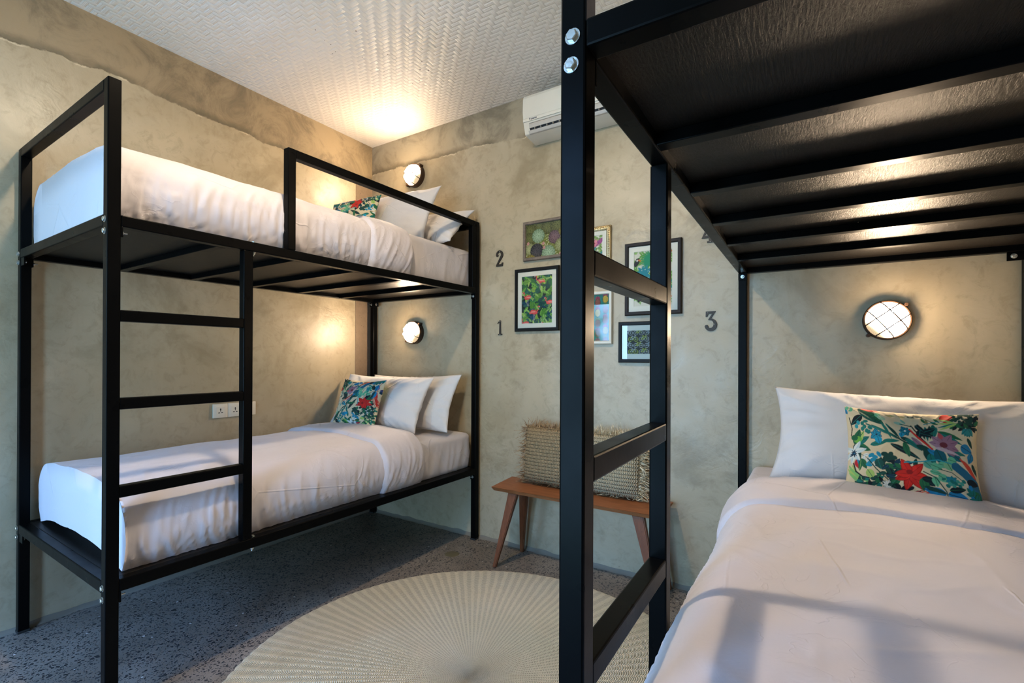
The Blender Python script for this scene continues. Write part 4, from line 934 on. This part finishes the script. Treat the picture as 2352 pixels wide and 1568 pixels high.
def p_flamingo(W, Hh):
    p = Paint(W, Hh, (0.012, 0.022, 0.018)); r = random.Random(5); k = W / 380.0
    Gs = ((0.03, 0.16, 0.04), (0.10, 0.27, 0.03), (0.26, 0.42, 0.05), (0.01, 0.10, 0.07), (0.01, 0.07, 0.055), (0.005, 0.05, 0.10), (0.16, 0.33, 0.05))
    for _ in range(150):
        x, y, a = r.random() * 380, r.random() * 600, r.random() * 6.3; c = r.choice(Gs)
        if r.random() < 0.5: p.sprig(x * k, y * k, 80 * k, a, 6, 12 * k, c, tuple(t * 0.5 for t in c), 42 * k)
        else: p.leaf(x * k, y * k, 90 * k, 34 * k, a, c, tuple(min(1, t * 2 + 0.05) for t in c), tuple(t * 0.6 for t in c), 0, 8)
    PK = (0.72, 0.10, 0.085); PL = (0.80, 0.33, 0.27); DKR = (0.40, 0.02, 0.025)
    def flam(x, y, s, f=1):
        x *= k; y *= k; s *= k
        for dx in (-4, 10): p.line([(x + dx * s * f, y + 12 * s), (x + (dx - 10) * s * f, y + 62 * s), (x + (dx + 6) * s * f, y + 100 * s)], 3.4 * s, (0.62, 0.50, 0.48))
        p.ell(x, y, 46 * s, 26 * s, -0.25 * f, DKR); p.ell(x, y - 2 * s, 44 * s, 23 * s, -0.25 * f, PK); p.leaf(x + 20 * s * f, y - 4 * s, 48 * s, 26 * s, 0.5 if f > 0 else PI - 0.5, PK)
        for q in range(5): p.leaf(x - 20 * s * f + q * 10 * s * f, y - 8 * s, 30 * s, 7 * s, 0.45 if f > 0 else PI - 0.45, PL)
        p.line([(x - 36 * s * f, y - 6 * s), (x - 52 * s * f, y - 24 * s), (x - 44 * s * f, y - 44 * s), (x - 54 * s * f, y - 62 * s), (x - 64 * s * f, y - 58 * s)], 11 * s, PK)
        p.ell(x - 62 * s * f, y - 60 * s, 10 * s, 8 * s, 0, PK); p.leaf(x - 68 * s * f, y - 60 * s, 20 * s, 9 * s, PI * (0.62 if f > 0 else 0.38), (0.75, 0.62, 0.55)); p.ell(x - 76 * s * f, y - 46 * s, 4 * s, 5 * s, 0, (0.02, 0.02, 0.02))
    for a in ((235, 60, 1.0, 1), (75, 235, 0.95, 1), (345, 300, 0.85, 1), (155, 400, 1.0, -1), (48, 525, 0.95, 1), (300, 560, 0.7, 1), (330, 590, 0.7, -1)): flam(*a)
    for _ in range(26):
        x, y, a = r.random() * 380, r.random() * 600, r.random() * 6.3; c = r.choice(Gs[1:3]); p.leaf(x * k, y * k, 62 * k, 22 * k, a, c, (0.5, 0.6, 0.25), None, 0, 7)
    return p
def p_birds(W, Hh):
    p = Paint(W, Hh, (0.66, 0.62, 0.50)); r = random.Random(8); k = Hh / 600.0
    for _ in range(int(320 * W / Hh)):
        x, y, a = r.random() * W, r.random() * Hh, r.random() * 6.3; p.leaf(x, y, 58 * k, 34 * k, a, r.choice(((0.17, 0.30, 0.05), (0.28, 0.40, 0.10), (0.10, 0.22, 0.05))), (0.45, 0.55, 0.25))
    for q in range(6): p.line([(0, (60 + q * 110) * k), (W * 0.5, (40 + q * 100) * k), (W, (90 + q * 110) * k)], 5 * k, (0.10, 0.03, 0.06))
    for fx, fy, c in ((0.75, 0.18, (0.32, 0.07, 0.22)), (0.2, 0.4, (0.05, 0.22, 0.24)), (0.72, 0.55, (0.05, 0.22, 0.22)), (0.3, 0.8, (0.32, 0.07, 0.22))):
        p.ell(fx * W, fy * Hh, 70 * k, 36 * k, -0.6, c); p.leaf(fx * W, fy * Hh, 130 * k, 40 * k, 2.4, c, (0.02, 0.05, 0.06)); p.ell(fx * W + 50 * k, fy * Hh - 46 * k, 24 * k, 22 * k, 0, c)
    for fx, fy in ((0.86, 0.60), (0.4, 0.2), (0.5, 0.92)): p.flower(fx * W, fy * Hh, 70 * k, 5, (0.70, 0.25, 0.30), (0.5, 0.1, 0.15), 0.3, 0.8)
    return p
def p_pine(W, Hh):
    p = Paint(W, Hh, (0.008, 0.16, 0.125)); k = Hh / 600.0
    def pine(x, y, s, c, d, cc):
        x *= k; y *= k; s *= k
        for q in range(9): p.leaf(x, y - 38 * s, (52 - 3 * abs(q - 4)) * s, 15 * s, -PI / 2 + (q - 4) * 0.33, cc, (0.02, 0.02, 0.02))
        p.ell(x, y, 40 * s, 52 * s, 0, (0.02, 0.015, 0.01)); p.ell(x, y, 36 * s, 48 * s, 0, c)
        for t in range(-7, 8):
            for sg in (1, -1):
                for u in range(24):
                    a = -1 + u / 11.5; px = t * 12 * s + a * 40 * s; py = sg * a * 46 * s
                    if (px / (36 * s)) ** 2 + (py / (48 * s)) ** 2 < 0.95: p.ell(x + px, y + py, 1.9 * s, 1.9 * s, 0, d)
    cols = (((0.62, 0.45, 0.05), (0.12, 0.07, 0.0), (0.38, 0.02, 0.08)), ((0.30, 0.07, 0.035), (0.06, 0.015, 0.01), (0.16, 0.20, 0.03)), ((0.33, 0.09, 0.05), (0.07, 0.02, 0.01), (0.30, 0.015, 0.06)))
    nx = int(W / k / 105) + 1
    for i in range(nx + 1):
        for j in range(5):
            c = cols[(i * 2 + j) % 3]; pine(W / k - 52 - i * 105, 62 + j * 135 + (40 if i % 2 else 0), 1.0, *c)
    return p
def p_monstera(W, Hh):
    p = Paint(W, Hh, (0.62, 0.57, 0.45)); r = random.Random(4); k = W / 600.0
    def frond(x, y, L, a, n, lw, c):
        for q in range(n):
            b = a + (q - (n - 1) / 2) * (1.9 / n); p.leaf(x * k, y * k, L * k * (1 - 0.25 * abs(q - n / 2) / n), lw * k, b, c)
    def zig(x, y, L, a, c):
        for q in range(9):
            px, py = x + L * q / 9 * math.cos(a), y + L * q / 9 * math.sin(a)
            for sg in (-1, 1): p.leaf(px * k, py * k, L * 0.30 * k, 15 * k, a + sg * 0.95, c)
    for _ in range(46): zig(r.random() * 600, r.random() * 820, 150, r.random() * 6.3, r.choice(((0.13, 0.30, 0.035), (0.22, 0.38, 0.07))))
    for (x, y, L, a, c) in ((330, 190, 260, 3.6, (0.0, 0.24, 0.11)), (560, 120, 230, 2.6, (0.0, 0.16, 0.09)), (540, 330, 230, 3.0, (0.01, 0.20, 0.12)), (330, 560, 220, -1.2, (0.22, 0.36, 0.15)), (80, 640, 220, -0.3, (0.0, 0.22, 0.12)), (450, 700, 230, -2.2, (0.02, 0.26, 0.14))): frond(x, y, L, a, 13, 30, c)
    def mons(x, y, R, c):
        for q in range(11):
            a = 0.5 + 2 * PI * q / 12.5; p.leaf(x * k, y * k, R * k * (1.05 if q % 2 else 0.92), R * 0.44 * k, a, c)
        p.ell(x * k, y * k, R * 0.42 * k, R * 0.40 * k, 0, c)
        for q in range(8): a = 0.7 + 2 * PI * q / 9; p.ell((x + R * 0.52 * math.cos(a)) * k, (y + R * 0.52 * math.sin(a)) * k, 9 * k, 5 * k, a, (0.62, 0.57, 0.45))
    mons(165, 370, 150, (0.004, 0.21, 0.24)); mons(520, 560, 120, (0.0, 0.22, 0.17)); mons(200, 720, 90, (0.0, 0.25, 0.13))
    for (x, y, s) in ((45, 170, 1.0), (400, 50, 0.9), (560, 60, 0.7), (90, 765, 0.7), (540, 760, 0.8)):
        p.ell(x * k, y * k, 36 * s * k, 76 * s * k, 0.5, (0.012, 0.012, 0.012)); p.ell((x + 8) * k, (y - 40 * s) * k, 26 * s * k, 26 * s * k, 0, (0.012, 0.012, 0.012)); p.ell((x + 4) * k, (y - 30 * s) * k, 13 * s * k, 18 * s * k, 0, (0.7, 0.66, 0.55)); p.leaf((x + 16) * k, (y - 44 * s) * k, 66 * s * k, 26 * s * k, 0.5, (0.55, 0.16, 0.02))
    return p
def p_bikes(W, Hh):
    p = Paint(W, Hh, (0.028, 0.028, 0.022)); k = Hh / 440.0
    cols = ((0.50, 0.52, 0.48), (0.50, 0.58, 0.06), (0.30, 0.36, 0.36), (0.62, 0.10, 0.08), (0.36, 0.55, 0.60))
    def bike(x, y, c, wc):
        for dx in (-52, 52):
            p.ring((x + dx) * k, y * k, 40 * k, 6 * k, wc); p.ring((x + dx) * k, y * k, 8 * k, 4 * k, wc)
            for a in range(10): p.line([((x + dx) * k, y * k), ((x + dx + 36 * math.cos(a * 0.628)) * k, (y + 36 * math.sin(a * 0.628)) * k)], 1.6 * k, tuple(t * 0.55 for t in wc))
        L = lambda pts, w_: p.line([(a * k + x * k, b * k + y * k) for a, b in pts], w_ * k, c)
        L([(-52, 0), (-8, 4), (-20, -52), (-52, 0)], 6); L([(-8, 4), (30, -48), (-20, -48)], 6); L([(52, 0), (34, -62), (24, -74)], 6); L([(34, -64), (48, -70), (46, -62)], 5); L([(-30, -60), (-8, -60)], 8)
    n = 0
    for j in range(6):
        for i in range(int(W / k / 206) + 2):
            bike(40 + i * 206 + (103 if j % 2 else 0) - 30, 46 + j * 118, cols[(n + j) % 5], cols[(n * 2 + j + 1) % 3 if (n + j) % 2 else 0]); n += 1
    return p
picture(-1.628, -1.246, 1.903, 2.160, 0.021, 0.022, 'grey_wood', 0.0, p_succulent, 'succulent rosette print in a thin grey wooden frame, top left of the group', tilt=0.0)
picture(-1.690, -1.362, 1.440, 1.853, 0.022, 0.024, 'black_frame', 0.030, p_flamingo, 'pink flamingo and jungle leaf print in a black frame')
picture(-1.215, -1.023, 1.730, 2.060, 0.029, 0.020, 'gold', 0.024, p_birds, 'bird and blossom print in an ornate beaded gold frame', True)
picture(-1.300, -1.013, 1.350, 1.668, 0.020, 0.024, 'champagne', 0.0, p_pine, 'pineapple print on teal in a pale champagne frame')
picture(-0.935, -0.616, 1.513, 1.931, 0.022, 0.024, 'brown_frame', 0.030, p_monstera, 'green monstera and palm leaf print in a dark brown frame, right of the group')
picture(-0.973, -0.700, 1.240, 1.477, 0.021, 0.024, 'black_frame', 0.030, p_bikes, 'bicycle print on charcoal in a black frame, lowest of the group')

# ================================================================= AIR CONDITIONER
ax0, ax1 = -1.544, -0.745
ac = thing('air_conditioner', 'white split air conditioner high on the back wall below the ceiling', 'air conditioner', ((ax0 + ax1) / 2, WY, 2.655))
aw = (ax1 - ax0) / 2
def acp(name, prof, x0, x1, mat, bev=0.0):
    b = bmesh.new(); n = len(prof)
    v0 = [b.verts.new((x0, y - WY, z - 2.655)) for y, z in prof]; v1 = [b.verts.new((x1, y - WY, z - 2.655)) for y, z in prof]
    b.faces.new(v0); b.faces.new(v1[::-1])
    for i in range(n): b.faces.new((v0[i], v1[i], v1[(i + 1) % n], v0[(i + 1) % n]))
    bmesh.ops.recalc_face_normals(b, faces=b.faces)
    if bev: bmesh.ops.bevel(b, geom=[e for e in b.edges if e.calc_face_angle(0) > 0.3], offset=bev, segments=3, affect='EDGES', profile=0.5)
    return shade_auto(MB().bm(b).build(name, M[mat], ac), 40)
acp('body', [(WY, 2.652), (2.633, 2.667), (2.612, 2.725), (2.606, 2.755), (2.606, 2.895), (2.625, 2.908), (WY, 2.912)], -aw, aw, 'white_plastic', 0.007)
acp('front_panel', [(2.604, 2.757), (2.598, 2.80), (2.601, 2.880), (2.612, 2.902), (2.612, 2.757)], -aw + 0.002, aw - 0.002, 'white_plastic', 0.003)
acp('logo_strip', [(2.607, 2.736), (2.6015, 2.736), (2.6005, 2.7545), (2.607, 2.7545)], -aw + 0.004, aw - 0.004, 'white_plastic', 0.001)
acp('air_outlet', [(2.6145, 2.711), (2.6085, 2.711), (2.6255, 2.673), (2.632, 2.673)], -aw + 0.045, aw - 0.045, 'slot_shade')  # dark slab on the body paints the shade of a recess
acp('louver', [(2.604, 2.716), (2.600, 2.716), (2.6015, 2.690), (2.6055, 2.690)], -aw + 0.047, aw - 0.047, 'grey_plastic', 0.001)
acp('louver_rib', [(2.606, 2.7235), (2.6015, 2.7235), (2.6015, 2.7205), (2.606, 2.7205)], -aw + 0.047, aw - 0.047, 'grey_plastic')
acp('lower_tray', [(2.622, 2.686), (2.616, 2.682), (2.6265, 2.6665), (2.640, 2.6655)], -aw + 0.035, aw - 0.035, 'grey_plastic', 0.001)
for q in range(16):
    x = -aw + 0.085 + q * (2 * aw - 0.17) / 15
    b = MB(); b.box(x - 0.0012, x + 0.0012, 2.604 - WY, 2.622 - WY, 2.680 - 2.655, 2.694 - 2.655, 0); b.build('vane', M['strip'] if False else M['grey_plastic'], ac)
def text_mesh(s, size, name, mat, parent, loc, rot, ext=0.0004, shear=0.0, bold=0.0):
    cu = bpy.data.curves.new(name + '_curve', 'FONT'); cu.body = s; cu.size = size; cu.extrude = ext; cu.shear = shear; cu.offset = bold
    to = bpy.data.objects.new('tmp', cu); C.objects.link(to); bpy.context.view_layer.update()
    me = bpy.data.meshes.new_from_object(to.evaluated_get(bpy.context.evaluated_depsgraph_get())); bpy.data.objects.remove(to); bpy.data.curves.remove(cu)
    me.name = name; me.materials.clear(); me.materials.append(mat); o = bpy.data.objects.new(name, me); C.objects.link(o); o.parent = parent; o.location = loc; o.rotation_euler = rot
    return o
text_mesh('DAIKIN', 0.0125, 'logo_text', M['ink'], ac, (-aw + 0.060, 2.6006 - WY, 2.7405 - 2.655), (PI / 2, 0, 0), 0.0004, 0.0, 0.0004)
lm = MB(); tf = lambda a, b, h: (-aw + 0.046 + a, 2.6012 - WY + h, 2.7395 - 2.655 + b)
lm.prism([(0.0, 0.0125), (0.0125, 0.0125), (0.0095, 0.0090), (0.0035, 0.0090)], 0, -0.0009, tf); lm.prism([(0.0035, 0.0090), (0.0070, 0.0090), (0.0040, 0.0), (0.0028, 0.0045)], 0, -0.0009, tf)
lm.build('logo_mark', M['ink'], ac)

# ================================================================= WALL SOCKETS on the left wall
sk = thing('wall_socket', 'white double power socket with blank plate on the left wall above the lower bunk', 'socket', (WX, 1.519, 0.931))
for q in range(3):
    y0 = q * 0.0895; pl_ = MB().box(0.0, 0.009, y0, y0 + 0.0885, -0.043, 0.043, 0.0022).build('faceplate', M['white_plastic'], sk); shade_auto(pl_, 40)
    if q < 2:
        yc = y0 + 0.044
        MB().box(0.0085, 0.0102, yc - 0.026, yc + 0.026, -0.028, 0.024, 0.0006, 1).build('socket_insert', M['white_plastic'], pl_)
        h = MB(); tfh = lambda a, b, hh: (0.0100 + hh, yc + a, b)
        for cy, cz, rx, rz in ((0, 0.0095, 0.0040, 0.0058), (0, -0.0005, 0.0026, 0.0036)): h.prism([(cy + rx * math.cos(a), cz + rz * math.sin(a)) for a in np.linspace(0, 2 * PI, 13)[:-1]], 0, 0.0005, tfh)
        h.prism([(-0.0016, 0.004), (0.0016, 0.004), (0.0014, 0.0), (-0.0014, 0.0)], 0, 0.00045, tfh)
        for sg in (-1, 1): h.prism([(sg * 0.0042, -0.0085), (sg * 0.0125, -0.0098), (sg * 0.0150, -0.0120), (sg * 0.0125, -0.0142), (sg * 0.0042, -0.0142)][::sg], 0, 0.0005, tfh)
        h.build('pin_holes', M['hole'], pl_)  # raised black shapes paint the shade inside the holes

# ================================================================= BENCH
bench = thing('bench', 'long teak bench with splayed tapered legs against the back wall', 'bench', (-1.165, 2.60, 0))
bm_ = bmesh.new(); ZB = 0.475; th = 0.024
top = [(-0.505, -0.150), (0.505, -0.150), (0.515, 0.145), (-0.535, 0.145)]
v_t = [bm_.verts.new((x, y, ZB)) for x, y in top]; v_b = [bm_.verts.new((x * 0.975, y * (0.90 if y < 0 else 1), ZB - th)) for x, y in top]
bm_.faces.new(v_t); bm_.faces.new(v_b[::-1])
for i in range(4): bm_.faces.new((v_b[i], v_b[(i + 1) % 4], v_t[(i + 1) % 4], v_t[i]))
bmesh.ops.recalc_face_normals(bm_, faces=bm_.faces); bmesh.ops.bevel(bm_, geom=bm_.edges[:], offset=0.003, segments=2, affect='EDGES')
shade_auto(MB().bm(bm_).build('seat', M['teak'], bench), 40)
def leg(x1, y1, x0, y0, w1=(0.062, 0.036), w0=(0.022, 0.022)):
    b = bmesh.new(); A = [b.verts.new((x1 + sx * w1[0] / 2, y1 + sy * w1[1] / 2, ZB - th)) for sx, sy in ((-1, -1), (1, -1), (1, 1), (-1, 1))]
    B = [b.verts.new((x0 + sx * w0[0] / 2, y0 + sy * w0[1] / 2, 0.0)) for sx, sy in ((-1, -1), (1, -1), (1, 1), (-1, 1))]
    b.faces.new(A); b.faces.new(B[::-1])
    for i in range(4): b.faces.new((B[i], B[(i + 1) % 4], A[(i + 1) % 4], A[i]))
    bmesh.ops.recalc_face_normals(b, faces=b.faces); bmesh.ops.bevel(b, geom=b.edges[:], offset=0.004, segments=2, affect='EDGES')
    shade_auto(MB().bm(b).build('leg', M['teak_leg'], bench), 40)
leg(-0.365, -0.105, -0.462, -0.168); leg(-0.405, 0.085, -0.440, 0.120); leg(0.395, -0.105, 0.520, -0.165); leg(0.42, 0.085, 0.50, 0.120)

# raffia cushions on the bench
def raffia(cx, w, h, T_, kind, label, seed):
    root = thing('raffia_cushion', label, 'cushion', (cx, 2.645, ZB + 0.004), (math.radians(-7), 0, 0), 'fringed raffia cushions on the bench')
    V, F, UV = pillow_mesh(w, h, T_, 60, 60, pinch=0.01, seed=seed, wr=0.004, power=4.5)
    b = mk('body', V, F, M['raffia_' + kind], root, True); b.location = (0, 0, h / 2 + 0.006)
    r = random.Random(seed); m = MB()
    for q in range(1500):
        s = r.random() * 4; e = int(s); f = s - e - 0.5
        if e == 0: p = Vector((f * w, 0, h)); d = Vector((0, 0, 1))
        elif e == 1: p = Vector((w / 2, 0, (f + 0.5) * h)); d = Vector((1, 0, 0))
        elif e == 2: p = Vector((f * w, 0, 0.012)); d = Vector((0, -0.6, 0.05))
        else: p = Vector((-w / 2, 0, (f + 0.5) * h)); d = Vector((-1, 0, 0))
        if e == 2 and r.random() < 0.72: continue
        p.y = r.uniform(-0.016, 0.016); p -= d * 0.012
        L = r.uniform(0.024, 0.070) * (0.7 if e == 2 else 1.0)
        dd = (d + Vector((r.gauss(0, 0.35), r.gauss(0, 0.30), r.gauss(0, 0.35)))).normalized(); g = Vector((r.gauss(0, 0.3), r.gauss(0, 0.2), r.gauss(-0.25, 0.3)))
        wv = dd.cross(Vector((r.gauss(0, 1), r.gauss(0, 1), r.gauss(0, 1)))).normalized() * r.uniform(0.0012, 0.0028)
        vs_ = []
        for t_ in (0, 0.35, 0.7, 1.0):
            c = p + dd * L * t_ + g * L * t_ * t_ * 0.8
            c.z = max(c.z, 0.002); c.y = min(c.y, 0.085)
            vs_ += [c - wv * (1.1 - 0.6 * t_), c + wv * (1.1 - 0.6 * t_)]
        m.add([x[:] for x in vs_], [(0, 1, 3, 2), (2, 3, 5, 4), (4, 5, 7, 6)])
    fr = m.build('fringe', M['strand_' + kind], root); fr['kind'] = 'stuff'
    return root
raffia(-1.378, 0.335, 0.350, 0.135, 'brown', 'brown fringed raffia cushion on the left half of the bench', 21)
raffia(-0.975, 0.335, 0.345, 0.135, 'pale', 'pale straw fringed raffia cushion on the right half of the bench', 22)

# ================================================================= RUG
RC = (-1.135, 1.535); RR = 0.965
nth, nr = 900, 90; V = []; F = []
for i in range(nr + 1):
    f = i / nr; r = RR * f
    for j in range(nth):
        a = 2 * PI * j / nth; ph = a * 120 / (2 * PI); sc_ = abs(math.sin(PI * ph))
        rr = r * (1 + (0.006 * (sc_ - 0.5) if f > 0.9 else 0)) + 0.004 * noise.noise(Vector((math.cos(a) * 4, math.sin(a) * 4, 1))) * f
        z = 0.011 + 0.0 + 0.0012 * noise.noise(Vector((r * 6, a * 5, 2)))
        if i >= nr - 1: z = 0.008 if i == nr - 1 else 0.0008
        V.append((rr * math.cos(a), rr * math.sin(a), z))
for i in range(nr):
    for j in range(nth): k2 = (j + 1) % nth; F.append((i * nth + j, (i + 1) * nth + j, (i + 1) * nth + k2, i * nth + k2))
ro = mk('rug', V, F, M['rug'], None, True, (RC[0], RC[1], 0.0)); tag(ro, 'round cream woven cord rug on the floor between the beds', 'rug')

# small round cover set in the floor beside the left bunk's front head leg
cv = MB().lathe([(0.0005, 0.0022), (0.043, 0.0022), (0.046, 0.0004)], 40, 'Z').build('floor_cover', plain('worn_brass_cover', (0.16, 0.13, 0.07), 0.5, 0.2), None, True, (-1.964, 2.442, 0.0))
tag(cv, 'small round cover set in the terrazzo beside the left bunk leg', 'floor cover')
